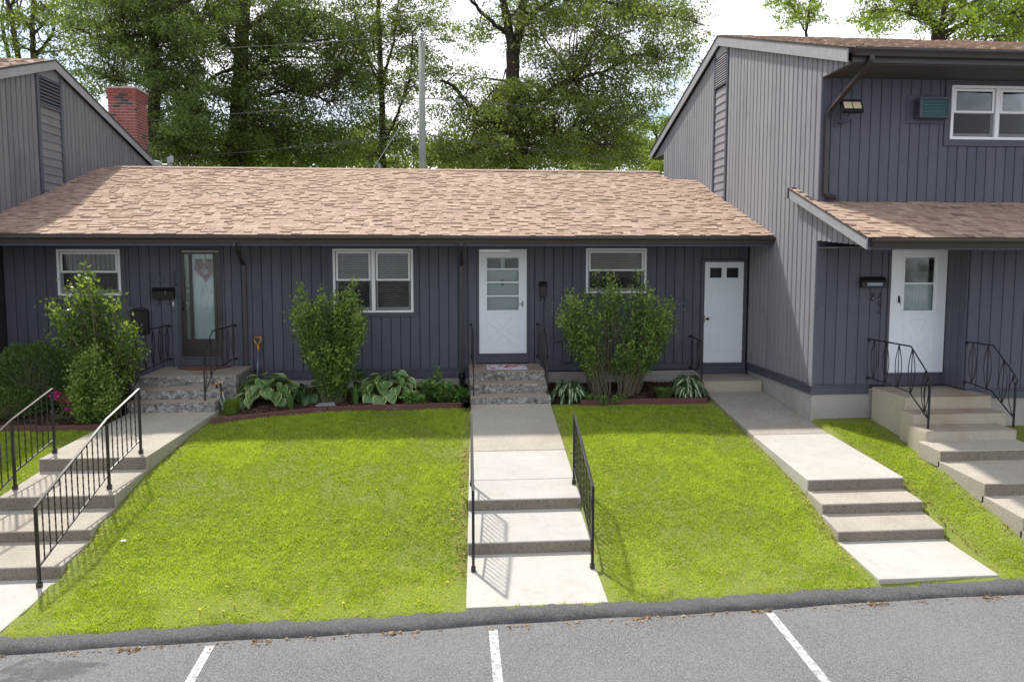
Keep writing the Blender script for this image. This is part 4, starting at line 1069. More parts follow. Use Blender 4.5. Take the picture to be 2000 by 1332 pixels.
MB().box(cx0 - .03, cx1 + .03, cy0 - .03, cy1 + .03, cz1 - .012, cz1 + .03).build('chimney_crown', FOUND, chim)
MB().lathe((cx0 + .38, cy0 + .4, cz1 + .029), [(.15, 0), (.15, .09), (.11, .09), (.11, .02)], 4).build('flue', CLAY, chim)
print('houses done')

# ------------------------------------------------------------------ railings
surf = lambda X, Y: max(slabtop(X, Y) or -99.0, gzs(X, Y))
tw = MB(); tw.tube([(0, 0, k / 14) for k in range(15)], .0092, 4, twist=math.pi / 3.5)
TWIST = tw.mesh('baluster', RAIL)
def walk_rail(label, posts, bot_frac, spacing=.115):
    """posts: [((base px), (top px))...] back to front"""
    P = []
    for (bx, by), (tx, ty) in posts:
        q = hit(bx, by, surf, 6.8, 13.5); q[2] = surf(q[0], q[1]); zt_ = onY(tx, ty, q[1])[2]
        P.append((q[0], q[1], q[2], zt_))
    return rail_from(label, P, bot_frac, spacing)
def rail_from(label, P, bot_frac, spacing=.115):
    r = thing('handrail', label, 'handrail', P[-1][:3], 'iron handrails along the walkways')
    for (x, y, zb_, zt_) in P:
        MB().box(x - .016, x + .016, y - .016, y + .016, zb_, zt_ - .001).build('post', RAIL, r, bevel=.002)
        MB().box(x - .027, x + .027, y - .027, y + .027, zb_ + .0005, zb_ + .055).build('post_shoe', RAIL, r, bevel=.006)
    for (a, b_) in zip(P, P[1:]):
        A = np.array([a[0], a[1], a[3] + .008]); B = np.array([b_[0], b_[1], b_[3] + .008])
        fa, fb = bot_frac
        a2 = np.array([a[0], a[1], a[2] + (a[3] - a[2]) * fa]); b2 = np.array([b_[0], b_[1], b_[2] + (b_[3] - b_[2]) * fb])
        dn = (B - A) / np.linalg.norm(B - A)
        MB().tube([A - dn * .02, B + dn * .02], .021, 4, phase=math.pi / 4, asp=.62, ref=(1, 0, 0)).build('top_rail', RAIL, r)
        MB().tube([a2, b2], .013, 4, phase=math.pi / 4, ref=(1, 0, 0)).build('bottom_rail', RAIL, r)
        n = max(2, int(round(abs(B[1] - A[1]) / spacing)))
        for k in range(1, n):
            t_ = k / n; lo = a2 + (b2 - a2) * t_; hi = A + (B - A) * t_
            link('baluster', TWIST, r, lo, (0, 0, random.uniform(0, 1.5)), (1, 1, hi[2] - lo[2]))
    return r, P
walk_rail('iron handrail on the right edge of the middle walk', [((1120.7, 945.6), (1123.8, 809)), ((1156.7, 1110), (1160.6, 950))], (.25, .30))
walk_rail('iron handrail on the left edge of the middle walk', [((921.5, 948), (924, 812)), ((924.6, 1116), (928.4, 958.6))], (.25, .30))
r_, P_ = walk_rail('long iron handrail on the lawn side of the leftmost walk', [((275.4, 885.7), (270.3, 762)), ((213.9, 954.5), (206.6, 820.4)), ((77.3, 1147), (63, 990.8))], (.22, .25))
walk_rail('iron handrail on the shrub side of the leftmost walk', [((107.3, 885), (98.7, 761.5)), ((30, 956), (19.6, 821.4)), ((-150, 1150), (-165, 995))], (.22, .25))

def porch_rail(label, X, yw, zl, yf, zbase, short=False):
    r = thing('porch_railing', label, 'railing', (X, yf - .57 if not short else yf + .12, zbase), 'black iron railings beside the door steps')
    zt0, zt1, zb0, zb1 = zl + .79, zl + .80, zl + .155, zl + .105
    yb_ = yf - .09; ye = yf - .57
    if short: yb_ = yf + .12; ye = yb_; zt1 = zl + .74; zb1 = zl + .10
    top = [(X, yw, zt0), (X, yb_, zt1)] + ([] if short else [(X, ye + .03, zl + .43), (X, ye - .03, zl + .36), (X, ye - .02, zl + .31), (X, ye + .03, zl + .30), (X, ye + .055, zl + .34), (X, ye + .04, zl + .39)])
    MB().tube(top, .013, 5, asp=.8).build('top_rail', IRON, r)
    bot = [(X, yw, zb0), (X, yb_, zb1)] + ([] if short else [(X, ye + .02, zl - .20)])
    MB().tube(bot, .010, 4, phase=math.pi / 4).build('bottom_rail', IRON, r)
    ptop = zt1 if short else zl + .31
    MB().tube([(X, ye, zbase), (X, ye, ptop)], .016, 4, phase=math.pi / 4).build('post', IRON, r)
    for z in (zt0, zb0): MB().lathe((X, yw + .004, z - .02), [(.03, 0), (.03, -.012), (.012, -.016), (.012, -.04)], 6, axis='y').build('wall_bracket', IRON, r)
    def interp(pts, y):
        for p0, p1 in zip(pts, pts[1:]):
            if p1[1] <= y <= p0[1]: return p0[2] + (p1[2] - p0[2]) * (p0[1] - y) / (p0[1] - p1[1])
        return pts[-1][2]
    y = yw - .16
    while y > (ye + .10 if not short else ye + .06):
        zt_, zb_ = interp(top[:3], y), interp(bot, y)
        o = MB(); n = 10; w = .082
        for sgn in (-1, 1):
            o.tube([(X, y + sgn * w * math.sin(math.pi * k / n), zb_ + (zt_ - zb_) * k / n) for k in range(n + 1)], .0065, 4, phase=math.pi / 4)
        o.tube([(X, y, zb_), (X, y, zt_)], .0065, 4, phase=math.pi / 4)
        o.build('oval_baluster', IRON, r); y -= .335
    if not short:
        o = MB(); n = 10
        o.tube([(X, ye + .03 + .10 * math.sin(math.pi * k / n), zl - .18 + .62 * k / n) for k in range(n + 1)], .0065, 4, phase=math.pi / 4); o.build('half_oval', IRON, r)
    return r
porch_rail('black oval railing on the left edge of the tall mossy stoop', 6.90, FW - .03, -2.15, 10.66, -2.503)
porch_rail('black oval railing on the right edge of the tall mossy stoop', 8.22, 11.17, -2.15, 10.66, -2.503)
porch_rail('black oval railing left of the middle white crossbuck door, next to the downspout', .345, YW - .03, -2.105, 13.47, -2.447)
porch_rail('black oval railing right of the middle white crossbuck door, under the narrow mailbox', 1.66, YW - .03, -2.105, 13.47, -2.447)
porch_rail('black oval railing between the tall shrub and the brown storm door', -5.42, YW - .03, -2.09, 13.26, -2.423)
porch_rail('black oval railing right of the brown storm door, beside the downspout', -4.20, YW - .03, -2.09, 13.26, -2.423)
porch_rail('short black oval railing left of the plain white panelled door', 4.775, YW - .03, -2.372, 13.66, -2.372, True)

# ------------------------------------------------------------------ small things on walls and steps
def mailbox_wide(label, cx, y, cz, w, h):
    t = thing('mailbox', label, 'mailbox', (cx, y, cz - h / 2))
    s = MB(); s.prism([(cx - w / 2, y, cz - h / 2), (cx - w / 2, y - .085, cz - h / 2), (cx - w / 2, y - .085, cz + h * .18), (cx - w / 2, y - .02, cz + h / 2), (cx - w / 2, y, cz + h / 2)], (w, 0, 0)); s.build('box', BLACK, t, bevel=.004)
    s = MB(); s.hexa([(cx - w / 2 - .006, y - .093, cz + h * .06), (cx + w / 2 + .006, y - .093, cz + h * .06), (cx + w / 2 + .006, y - .088, cz + h * .06), (cx - w / 2 - .006, y - .088, cz + h * .06),
                      (cx - w / 2 - .006, y - .024, cz + h / 2 + .012), (cx + w / 2 + .006, y - .024, cz + h / 2 + .012), (cx + w / 2 + .006, y - .016, cz + h / 2 + .004), (cx - w / 2 - .006, y - .016, cz + h / 2 + .004)]); s.build('lid', BLACK, t)
    return t
q = onY(321, 573, YW - .02); m = mailbox_wide('black wall mailbox with newspaper hooks beside the brown storm door', q[0], YW - .021, q[2], .40, .20)
for dx in (-.10, .10):
    MB().tube([(q[0] + dx, YW - .03, q[2] - .10), (q[0] + dx, YW - .03, q[2] - .20), (q[0] + dx - .02, YW - .06, q[2] - .225), (q[0] + dx - .03, YW - .09, q[2] - .20)], .006, 5).build('paper_hook', BLACK, m)
MB().box(q[0] + .045, q[0] + .053, YW - .110, YW - .106, q[2] - .02, q[2] + .05).build('latch', GALV, m)
q = onY(1702, 552, FW - .02); m = mailbox_wide('black wall mailbox above a slim doorbell on the right house', q[0], FW - .021, q[2], .42, .17)
MB().box(q[0] - .12, q[0] + .14, FW - .112, FW - .107, q[2] - .05, q[2] + .0).build('slot_plate', STEEL, m)
q = onY(1060, 566, YW - .02); t = thing('mailbox', 'narrow black upright mailbox right of the middle white crossbuck door', 'mailbox', (q[0], YW, q[2] - .15))
MB().box(q[0] - .065, q[0] + .065, YW - .09, YW - .021, q[2] - .13, q[2] + .05).build('box', BLACK, t, bevel=.006)
MB().prism([(q[0] - .075, YW - .021, q[2] + .16), (q[0] - .075, YW - .05, q[2] + .16), (q[0] - .075, YW - .105, q[2] + .07), (q[0] - .075, YW - .105, q[2] + .045), (q[0] - .075, YW - .021, q[2] + .051)], (.15, 0, 0)).build('lid', BLACK, t, bevel=.004)
for dx in (-.045, .045): MB().tube([(q[0] + dx, YW - .04, q[2] - .13), (q[0] + dx, YW - .04, q[2] - .20), (q[0] + dx - .015, YW - .07, q[2] - .215), (q[0] + dx - .02, YW - .085, q[2] - .19)], .006, 5).build('paper_hook', BLACK, t)
q = onY(338.5, 594, YW - .02); t = thing('doorbell', 'small pale doorbell button under the mailbox by the brown storm door', 'doorbell', (q[0], YW - .02, q[2] - .04)); MB().box(q[0] - .02, q[0] + .02, YW - .032, YW - .0205, q[2] - .05, q[2] + .05).build('plate', GALV, t, bevel=.004); MB().lathe((q[0], YW - .032, q[2] + .012), [(.011, 0), (.011, -.006)], 10, axis='y').build('button', WHITE, t)
q = onY(1704, 580, FW - .02); t = thing('doorbell', 'slim black doorbell under the right house mailbox', 'doorbell', (q[0], FW - .02, q[2] - .06)); MB().box(q[0] - .022, q[0] + .022, FW - .044, FW - .0205, q[2] - .065, q[2] + .065).build('case', BLACK, t, bevel=.006); MB().lathe((q[0], FW - .044, q[2] - .02), [(.013, 0), (.013, -.004)], 10, axis='y').build('button', STEEL, t)
# arched dark hose holder behind the tall shrub
q = onY(274, 624, YW - .03)
t = thing('wall_cabinet', 'dark arched wall cabinet half hidden by the tall shrub left of the brown storm door', 'cabinet', (q[0], YW - .02, q[2] - .27))
pts = [(q[0] - .16, YW - .09, q[2] - .27), (q[0] + .16, YW - .09, q[2] - .27)] + [(q[0] + .16 * math.cos(a), YW - .09, q[2] + .16 + .07 * math.sin(a)) for a in np.linspace(0, math.pi, 9)]
MB().prism(pts, (0, .069, 0)).build('box', BLACK, t); MB().tube([(q[0] - .13, YW - .093, q[2] + .14), (q[0], YW - .093, q[2] + .19), (q[0] + .13, YW - .093, q[2] + .14)], .008, 5).build('moulding', BLACK, t)
# utility boxes on the wall by the right shrub
for (px, py, w, h, lab) in ((1092, 660, .16, .13, 'grey vent hood on the wall right of the middle door railing'), (1108, 701, .13, .13, 'small grey cable box on the wall behind the spreading shrub')):
    q = onY(px, py, YW - .03); t = thing('wall_box', lab, 'wall box', (q[0], YW - .02, q[2] - h / 2))
    MB().prism([(q[0] - w / 2, YW - .0205, q[2] - h / 2), (q[0] - w / 2, YW - .075, q[2] - h / 2), (q[0] - w / 2, YW - .06, q[2] + h / 2), (q[0] - w / 2, YW - .0205, q[2] + h / 2)], (w, 0, 0)).build('case', TRIM, t, bevel=.004)
    MB().box(q[0] - w / 2 + .02, q[0] + w / 2 - .02, YW - .0775, YW - .070, q[2] - h / 2 + .01, q[2] - h / 2 + .03).build('lip', TRIM, t)
# door mats
q = (1.0, 13.98, -2.105)
def matmat():
    t = NT('printed_mat')
    c = t.ramp(t.noise(9, 3, 0.6), [(0.0, (.35, .05, .05)), (0.42, (.45, .06, .07)), (.47, (.62, .62, .66)), (.62, (.55, .57, .66)), (.66, (.10, .14, .32))], True)
    return t.pbr(c, .95, 0, None, .1)
t = thing('door_mat', 'red white and blue printed mat on the landing of the middle white door', 'mat', (1.0, 13.95, -2.104))
MB().box(.62, 1.38, 13.68, 14.22, -2.1045, -2.092).build('border', plain('mat_border', (.50, .52, .62), .95), t); MB().box(.67, 1.33, 13.73, 14.17, -2.0918, -2.088).build('field', matmat(), t)
t = thing('door_mat', 'brown half round coir mat in front of the brown storm door', 'mat', (-4.72, 14.2, -2.09))
pts = [(-4.72 + .48 * math.cos(a), 14.36 - .42 * math.sin(a), -2.0895) for a in np.linspace(0, math.pi, 20)]
MB().prism(pts[::-1], (0, 0, .02)).build('pile', COIR, t)
MB().tube([(p_[0], p_[1], -2.078) for p_ in pts], .012, 5).build('rim', plain('mat_rim', (.12, .06, .03), .95), t)
# air conditioner
t = thing('air_conditioner', 'through wall air conditioner with teal grille beside the upper window', 'air conditioner', (7.76, FW - .1, 2.22))
MB().box(7.384, 8.041, FW - .028, FW - .0005, 2.169, 2.621).build('mounting_panel', SIDE, t, bevel=.003)
x0, x1, z0, z1 = 7.50, 8.02, 2.235, 2.555
s = MB(); ring(s, x0, x1, z0, z1, .045, .045, .03, .03, FW - .20, FW - .029); s.build('sleeve', TRIM, t, bevel=.004)
MB().box(x0 + .045, x1 - .045, FW - .17, FW - .16, z0 + .03, z1 - .03).build('coil', plain('teal_coil', (.030, .085, .095), .5, .2), t)
TEAL = plain('teal_slat', (.065, .17, .18), .45, .2)
for i in range(11): MB().box(x0 + .046, x1 - .046, FW - .192, FW - .172, z0 + .04 + i * .023, z0 + .047 + i * .023).build('grille_slat', TEAL, t)
for i in range(7): MB().box(x0 - .003, x0 + .001, FW - .17, FW - .06, z0 + .05 + i * .033, z0 + .062 + i * .033).build('side_louvre', BLACK, t)
# flood light on the right house
c = onY(1665, 206, FW - .30)
t = thing('floodlight', 'black twin panel floodlight on a conduit elbow by the upper downspout', 'floodlight', (c[0], FW - .05, 2.12))
def fl_box(mb, w, h, d0, d1, zo=0):
    R_ = Matrix.Rotation(math.radians(-28), 3, 'X')
    vs = [R_ @ Vector((sx * w, d, zo + sz * h)) for d in (d0, d1) for sx, sz in ((-1, -1), (1, -1), (1, 1), (-1, 1))]
    vs = [(c[0] + v.x, FW - .30 + v.y, c[2] + v.z) for v in vs]
    mb.add(vs, [(3, 2, 1, 0), (4, 5, 6, 7), (0, 1, 5, 4), (1, 2, 6, 5), (2, 3, 7, 6), (3, 0, 4, 7)]); return mb
fl_box(MB(), .17, .115, 0, .06).build('housing', BLACK, t, bevel=.006)
LENS = plain('pale_lens', (.62, .55, .36), .25, 0, .12)
for sx in (-1, 1):
    mb = MB(); R_ = Matrix.Rotation(math.radians(-28), 3, 'X')
    vs = [R_ @ Vector((sx * .075 + a * .066, d, b_ * .062)) for d in (-.004, .002) for a, b_ in ((-1, -1), (1, -1), (1, 1), (-1, 1))]
    mb.add([(c[0] + v.x, FW - .30 + v.y, c[2] + v.z) for v in vs], [(3, 2, 1, 0), (4, 5, 6, 7), (0, 1, 5, 4), (1, 2, 6, 5), (2, 3, 7, 6), (3, 0, 4, 7)]); mb.build('lens', LENS, t)
for i in range(7):
    mb = MB(); vs = [R_ @ Vector((-.135 + i * .045 + a * .004, d, b_)) for d in (.058, .10) for a, b_ in ((-1, -.09), (1, -.09), (1, .12), (-1, .12))]
    mb.add([(c[0] + v.x, FW - .30 + v.y, c[2] + v.z) for v in vs], [(3, 2, 1, 0), (4, 5, 6, 7), (0, 1, 5, 4), (1, 2, 6, 5), (2, 3, 7, 6), (3, 0, 4, 7)]); mb.build('cooling_fin', BLACK, t)
zb_ = onY(1652, 241, FW - .05)
MB().tube([(c[0], FW - .27, c[2] - .06), (c[0], FW - .25, zb_[2] + .06), (c[0] - .01, FW - .22, zb_[2] + .01), (c[0] - .05, FW - .12, zb_[2]), (c[0] - .09, FW - .021, zb_[2])], .026, 8).build('conduit', TRIM, t, True)
MB().box(c[0] - .14, c[0] - .04, FW - .045, FW - .0205, zb_[2] - .055, zb_[2] + .055).build('junction_plate', TRIM, t)
# twin flood behind the left end of the ridge
c = onY(330, 318, 19.3)
t = thing('floodlight', 'grey twin floodlight poking up behind the ridge by the left gable', 'floodlight', (c[0], 19.3, 1.6))
MB().tube([(c[0] + .0, 19.3, 1.85), (c[0], 19.3, c[2] - .02)], .03, 8).build('stem', GALV, t); MB().tube([(c[0] - .22, 19.3, c[2] - .06), (c[0], 19.3, c[2] - .06)], .025, 8).build('arm', GALV, t)
MB().hexa([(c[0] - .02, 19.22, c[2] - .06), (c[0] + .09, 19.22, c[2] - .0), (c[0] + .09, 19.36, c[2] - .0), (c[0] - .02, 19.36, c[2] - .06), (c[0] - .03, 19.22, c[2] + .11), (c[0] + .10, 19.22, c[2] + .17), (c[0] + .10, 19.36, c[2] + .17), (c[0] - .03, 19.36, c[2] + .11)]).build('lamp_head', GALV, t, bevel=.01)
MB().hexa([(c[0] - .34, 19.2, c[2] - .12), (c[0] - .14, 19.2, c[2] - .16), (c[0] - .14, 19.36, c[2] - .16), (c[0] - .34, 19.36, c[2] - .12), (c[0] - .32, 19.2, c[2] + .04), (c[0] - .18, 19.2, c[2] + .02), (c[0] - .18, 19.36, c[2] + .02), (c[0] - .32, 19.36, c[2] + .04)]).build('lamp_head', GALV, t, bevel=.01)
# shovel
g0 = hit(505.5, 752, lambda X, Y: gzs(X, Y) + .03, 12, 14.4); yb_ = YW - .12
q0 = onY(503, 662, yb_); q1 = onY(504.5, 683, yb_)
t = thing('shovel', 'shovel with yellow grip and blue grey shaft leaning on the wall behind hosta', 'shovel', (q1[0], yb_ - .2, gzs(q1[0], yb_)))
MB().tube([(q1[0], yb_, q1[2]), (q1[0] + .02, yb_ - .22, gzs(q1[0], yb_ - .2) + .25)], .014, 8).build('shaft', STEEL, t, True)
mb = MB(); mb.tube([(q0[0] - .065, yb_, q0[2] + .03), (q0[0] + .065, yb_, q0[2] + .03), (q0[0] + .06, yb_, q0[2] - .03), (q0[0] + .015, yb_, q0[2] - .12), (q0[0] - .015, yb_, q0[2] - .12), (q0[0] - .06, yb_, q0[2] - .03)], .016, 6, closed=True); mb.build('grip', YELLOW, t, True)
MB().tube([(q1[0], yb_, q1[2] - .02), (q1[0], yb_, q1[2] + .09)], .022, 8).build('grip_socket', YELLOW, t, True)
xx, yy, zz = q1[0] + .02, yb_ - .22, gzs(q1[0], yb_ - .2)
MB().hexa([(xx - .06, yy - .03, zz - .04), (xx + .06, yy - .03, zz - .04), (xx + .06, yy - .02, zz - .04), (xx - .06, yy - .02, zz - .04), (xx - .11, yy + .0, zz + .27), (xx + .11, yy + .0, zz + .27), (xx + .11, yy + .012, zz + .27), (xx - .11, yy + .012, zz + .27)]).build('blade', GALV, t)
# loppers leaning on the steps of the brown door
t = thing('loppers', 'garden loppers with black handles and yellow tips leaning on the steps of the brown door', 'loppers', (-3.75, 12.9, -2.68))
for k, (px, py) in enumerate(((422, 750), (429, 747))):
    a = onX(px, py, -3.80 + .06 * k); a = onY(px, py, 13.0); e = np.array([a[0] + .13, 12.85, a[2] - .32]); m_ = a + (e - a) * .5
    MB().tube([a, a + (m_ - a) * .92], .018, 8).build('handle', BLACK, t, True)
    MB().lathe((a[0], a[1], a[2] - .02), [(.018, 0), (.024, .01), (.024, .03), (.012, .04)], 8).build('tip', YELLOW, t, True)
    MB().tube([a + (m_ - a) * .92, a + (m_ - a) * 1.0], .021, 8).build('collar', YELLOW, t, True)
    MB().tube([m_, e + np.array([0, 0, -.03])], .011, 6).build('shank', GALV, t)
MB().hexa([(e[0] - .05, 12.83, e[2] - .12), (e[0] + .02, 12.83, e[2] - .12), (e[0] + .02, 12.85, e[2] - .12), (e[0] - .05, 12.85, e[2] - .12), (e[0] - .06, 12.83, e[2] + .02), (e[0] + .0, 12.83, e[2] + .02), (e[0] + .0, 12.85, e[2] + .02), (e[0] - .06, 12.85, e[2] + .02)]).build('blade', GALV, t)
# downspout drain pipe
dp = thing('drain_pipe', 'black corrugated drain pipe at the foot of the middle downspout', 'pipe', (.12, 12.7, -2.66))
a = np.array([.16, YW - .06, -2.40]); m1 = np.array([.15, 14.2, -2.52]); m2 = np.array([.12, 13.4, -2.55]); e = onY(911, 790, 12.55)
def smoothpath(pts, n=24):
    P = np.array(pts); T = np.linspace(0, len(P) - 1, n); out = []
    for t_ in T:
        i = min(int(t_), len(P) - 2); f = t_ - i; p0 = P[max(i - 1, 0)]; p1 = P[i]; p2 = P[i + 1]; p3 = P[min(i + 2, len(P) - 1)]
        out.append(.5 * ((2 * p1) + (-p0 + p2) * f + (2 * p0 - 5 * p1 + 4 * p2 - p3) * f * f + (-p0 + 3 * p1 - 3 * p2 + p3) * f ** 3))
    return out
pp = smoothpath([a + np.array([0, 0, .12]), a, m1, m2, e], 60)
MB().tube(pp, [.050 + .004 * (k % 2) for k in range(60)], 12, cap=False).build('corrugated_hose', BLACK, dp, True)
MB().tube([pp[-1], pp[-1] + (pp[-1] - pp[-2]) / np.linalg.norm(pp[-1] - pp[-2]) * .06], [.052, .058], 14, cap=False).build('end_collar', BLACK, dp, True)
MB().lathe((.16, YW - .055, -2.45), [(.055, 0), (.055, .10), (.045, .13)], 10).build('adapter', BLACK, dp)

# ------------------------------------------------------------------ planting beds
def bed(xs_, yf, name='planting_bed'):
    """soil bed from the edging (yf(x)) back to the wall"""
    nx, ny = len(xs_), 26; V = []
    for j in range(ny):
        for X in xs_:
            t_ = j / (ny - 1); Y = yf(X) + (YW - .014 - yf(X)) * t_
            V.append((X, Y, float(gz0(X, Y)) + .035 + .02 * math.sin(X * 7 + Y * 5) * math.sin(Y * 9) + random.uniform(0, .012)))
    V = np.array(V); a = (np.arange(ny - 1)[:, None] * nx + np.arange(nx - 1)[None, :]).ravel()
    return npmesh(name, V, np.stack([a, a + 1, a + nx + 1, a + nx], 1), MULCH, None, 4, None, 'structure', True)
eL = hit(408, 829, lambda X, Y: gzs(X, Y), 11, 14); eM = hit(640, 806, lambda X, Y: gzs(X, Y), 11, 14); eR = hit(900, 798, lambda X, Y: gzs(X, Y), 11, 14)
eR2 = hit(1135, 792, lambda X, Y: gzs(X, Y), 11, 14); eR3 = hit(1385, 788, lambda X, Y: gzs(X, Y), 11, 14)
yfL = lambda X: float(np.interp(X, [-4.0, eM[0], .24], [eL[1], eM[1], eR[1]])) + .05
yfR = lambda X: float(np.interp(X, [1.72, 4.73], [eR2[1], eR3[1]])) + .05
yfLL = lambda X: 12.15
bed(np.linspace(-3.83, .27, 50), yfL); bed(np.linspace(1.72, 4.69, 40), yfR); bed(np.linspace(-9.5, -5.51, 40), yfLL)
def bedz(X, Y): return float(gz0(X, Y)) + .04
def edging(label, a, b_, h=.10, w=.085, dz=0.0):
    za, zb_ = gzs(a[0], a[1] - .05), gzs(b_[0], b_[1] - .05)
    s = MB(); s.hexa([(a[0], a[1], za - .05), (b_[0], b_[1], zb_ - .05), (b_[0], b_[1] + w, zb_ - .05), (a[0], a[1] + w, za - .05), (a[0], a[1], za + h + dz), (b_[0], b_[1], zb_ + h + dz), (b_[0], b_[1] + w, zb_ + h + dz), (a[0], a[1] + w, za + h + dz)])
    s.build('edging_timber', TIMBER, None, label=label, cat='timber', group='garden edging timbers', bevel=.008)
edging('red brown edging timber with a whitened top beside the leftmost walk', (eL[0] + .03, eL[1]), (eM[0] - .005, eM[1]))
edging('red brown edging timber running in front of the middle hosta', (eM[0] + .005, eM[1]), (eR[0] + .02, eR[1]))
edging('straight red brown edging timber in front of the spreading shrub', (eR2[0], eR2[1]), (eR3[0] - .03, eR3[1]))
edging('edging timber lying left of the small leafy shrub', (-9.0, 12.08), (-6.62, 12.05)); edging('short edging timber between small leafy shrub and leftmost walk', (-6.60, 12.0), (-5.62, 11.98))
sc_ = hit(637, 793, lambda X, Y: bedz(X, Y), 11, 14.3)
s = MB(); s.hexa([(sc_[0] - .18, sc_[1] - .05, sc_[2] + .0), (sc_[0] + .17, sc_[1] - .07, sc_[2] + .01), (sc_[0] + .12, sc_[1] + .10, sc_[2] + .03), (sc_[0] - .13, sc_[1] + .09, sc_[2] + .02), (sc_[0] - .18, sc_[1] - .05, sc_[2] + .02), (sc_[0] + .17, sc_[1] - .07, sc_[2] + .03), (sc_[0] + .12, sc_[1] + .10, sc_[2] + .055), (sc_[0] - .13, sc_[1] + .09, sc_[2] + .04)])
s.build('slate_slab', SLATE, None, label='flat grey slate slab lying in the bed under the upright shrub', cat='slab')
def scatter(name, X, Y, zf, mat, size, parent=None, flat=True):
    n = len(X); Z = np.array([zf(x, y) for x, y in zip(X, Y)]) if not isinstance(zf, np.ndarray) else zf
    a = rng.uniform(0, 2 * np.pi, n); L = rng.uniform(*size, n); w = L * rng.uniform(.3, .7, n)
    c = np.stack([X, Y, Z + rng.uniform(.002, .02, n)], 1)
    u = np.stack([np.cos(a), np.sin(a), rng.uniform(-.35, .35, n)], 1); v = np.stack([-np.sin(a), np.cos(a), rng.uniform(-.35, .35, n)], 1)
    V = np.stack([c - u * L[:, None], c - v * w[:, None], c + u * L[:, None], c + v * w[:, None]], 1).reshape(-1, 3)
    return npmesh(name, V, np.arange(4 * n).reshape(-1, 4), mat, np.repeat(rng.uniform(0, 1, n), 4), 4, parent, 'stuff')
cx_, cy_ = [], []
for (a, b_, yf) in ((-3.8, .26, yfL), (1.74, 4.68, yfR), (-9.2, -5.55, yfLL)):
    n = int(2600 * (b_ - a)); X = rng.uniform(a, b_, n); Y = np.array([rng.uniform(yf(x) + .04, YW - .05) for x in X]); cx_.append(X); cy_.append(Y)
scatter('mulch_chips', np.concatenate(cx_), np.concatenate(cy_), lambda x, y: bedz(x, y), CHIP, (.008, .026))
# leaf litter along the kerb and the walk edges
X = rng.uniform(-6, 8, 700); X = X + .35 * np.sin(X * 5); Y = 7.12 - np.abs(rng.normal(0, .05, 700)) * rng.uniform(.3, 1, 700)
scatter('kerb_litter', X, Y, LOT(X, Y), LITTER, (.008, .022))
X, Y = [], []
for (fx, sgn, n, ya, yb_) in ((cxl, -1, 420, 8.0, 11.0), (cxr, 1, 120, 8.0, 12.4), (rxl, -1, 420, 7.9, 12.0), (rxr, 1, 260, 7.8, 10.8), (lxr, 1, 200, 8.0, 11.5), (lambda y: 6.67, -1, 90, 8.0, 10.4)):
    yy = rng.uniform(ya, yb_, n); xx = np.array([fx(y) for y in yy]) + sgn * (.015 + np.abs(rng.normal(0, .085, n))); X.append(xx); Y.append(yy)
X = np.concatenate(X); Y = np.concatenate(Y); scatter('walk_edge_litter', X, Y, gz(X, Y), LITTER, (.007, .022))

# ------------------------------------------------------------------ lawn grass
def in_slab(X, Y, m=0.0):
    ins = np.zeros(len(X), bool)
    for (xl, xr, yb, zb, yf, zf, th, mt) in _sl:
        k = (Y - yf) / (yb - yf); L = xl(yf) + (xl(yb) - xl(yf)) * k; R_ = xr(yf) + (xr(yb) - xr(yf)) * k
        ins |= (Y > yf - m) & (Y < yb + m) & (X > L - m) & (X < R_ + m)
    return ins
def vnoise(X, Y, sc, seed):
    g = np.random.default_rng(seed).uniform(-1, 1, (512, 512)); u, v = X * sc + 200, Y * sc + 200
    i, j = np.floor(u).astype(int), np.floor(v).astype(int); a, b_ = u - i, v - j; a = a * a * (3 - 2 * a); b_ = b_ * b_ * (3 - 2 * b_)
    i, j = i % 511, j % 511
    return g[i, j] * (1 - a) * (1 - b_) + g[i + 1, j] * a * (1 - b_) + g[i, j + 1] * (1 - a) * b_ + g[i + 1, j + 1] * a * b_
n = 950000
X = rng.uniform(-9.0, 8.6, n); Y = 7.395 + (12.75 - 7.395) * rng.uniform(0, 1, n)
ok = (X > -0.66 * Y - .4) & (X < .83 * Y + .3) & ~in_slab(X, Y, -.006)
lim = np.where(X < -5.47, 12.08, np.where(X < .25, np.interp(X, [-4.0, eM[0], .24], [eL[1], eM[1], eR[1]]), np.where(X < 4.75, np.interp(X, [1.72, 4.73], [eR2[1], eR3[1]]), 12.6)))
ok &= Y < lim + .01
ok &= ~((X > 6.75) & (X < 8.4) & (Y > 9.9)) & ~((X > 5.9) & (Y > 11.6 - .2 * (X - 5.9)))
ok &= ~((Y > 12.7) & (X > -5.6) & (X < -3.7))
near = in_slab(X, Y, .10) & ~in_slab(X, Y, 0); ok &= ~(near & (rng.uniform(0, 1, n) < .72))
near = in_slab(X, Y, .22); ok &= ~(near & (rng.uniform(0, 1, n) < .30))
patch = .55 * vnoise(X, Y, .9, 1) + .5 * vnoise(X, Y, 2.6, 2) + .55 * vnoise(X, Y, 7.5, 3) + .55 * vnoise(X, Y, 19.0, 4)
dry = np.clip((8.75 - Y) / 1.25, 0, 1) * np.clip(.55 + 1.0 * vnoise(X, Y, 3.1, 5) + .5 * vnoise(X, Y, 9.0, 6), 0, 1)
ok &= ~(rng.uniform(0, 1, n) < .32 * dry) & ~((patch < -.6) & (rng.uniform(0, 1, n) < .4))
X, Y, patch, dry = X[ok], Y[ok], patch[ok], dry[ok]; n = len(X)
Z = np.where(Y < 7.44, gz0(X, Y), gz(X, Y))
L = rng.uniform(.012, .042, n) * (1 + .38 * patch) * (1 - .3 * dry); a = rng.uniform(0, 2 * np.pi, n); w = rng.uniform(.0032, .0068, n)
ln = rng.uniform(.3, 1.5, n) * L; la = rng.uniform(0, 2 * np.pi, n)
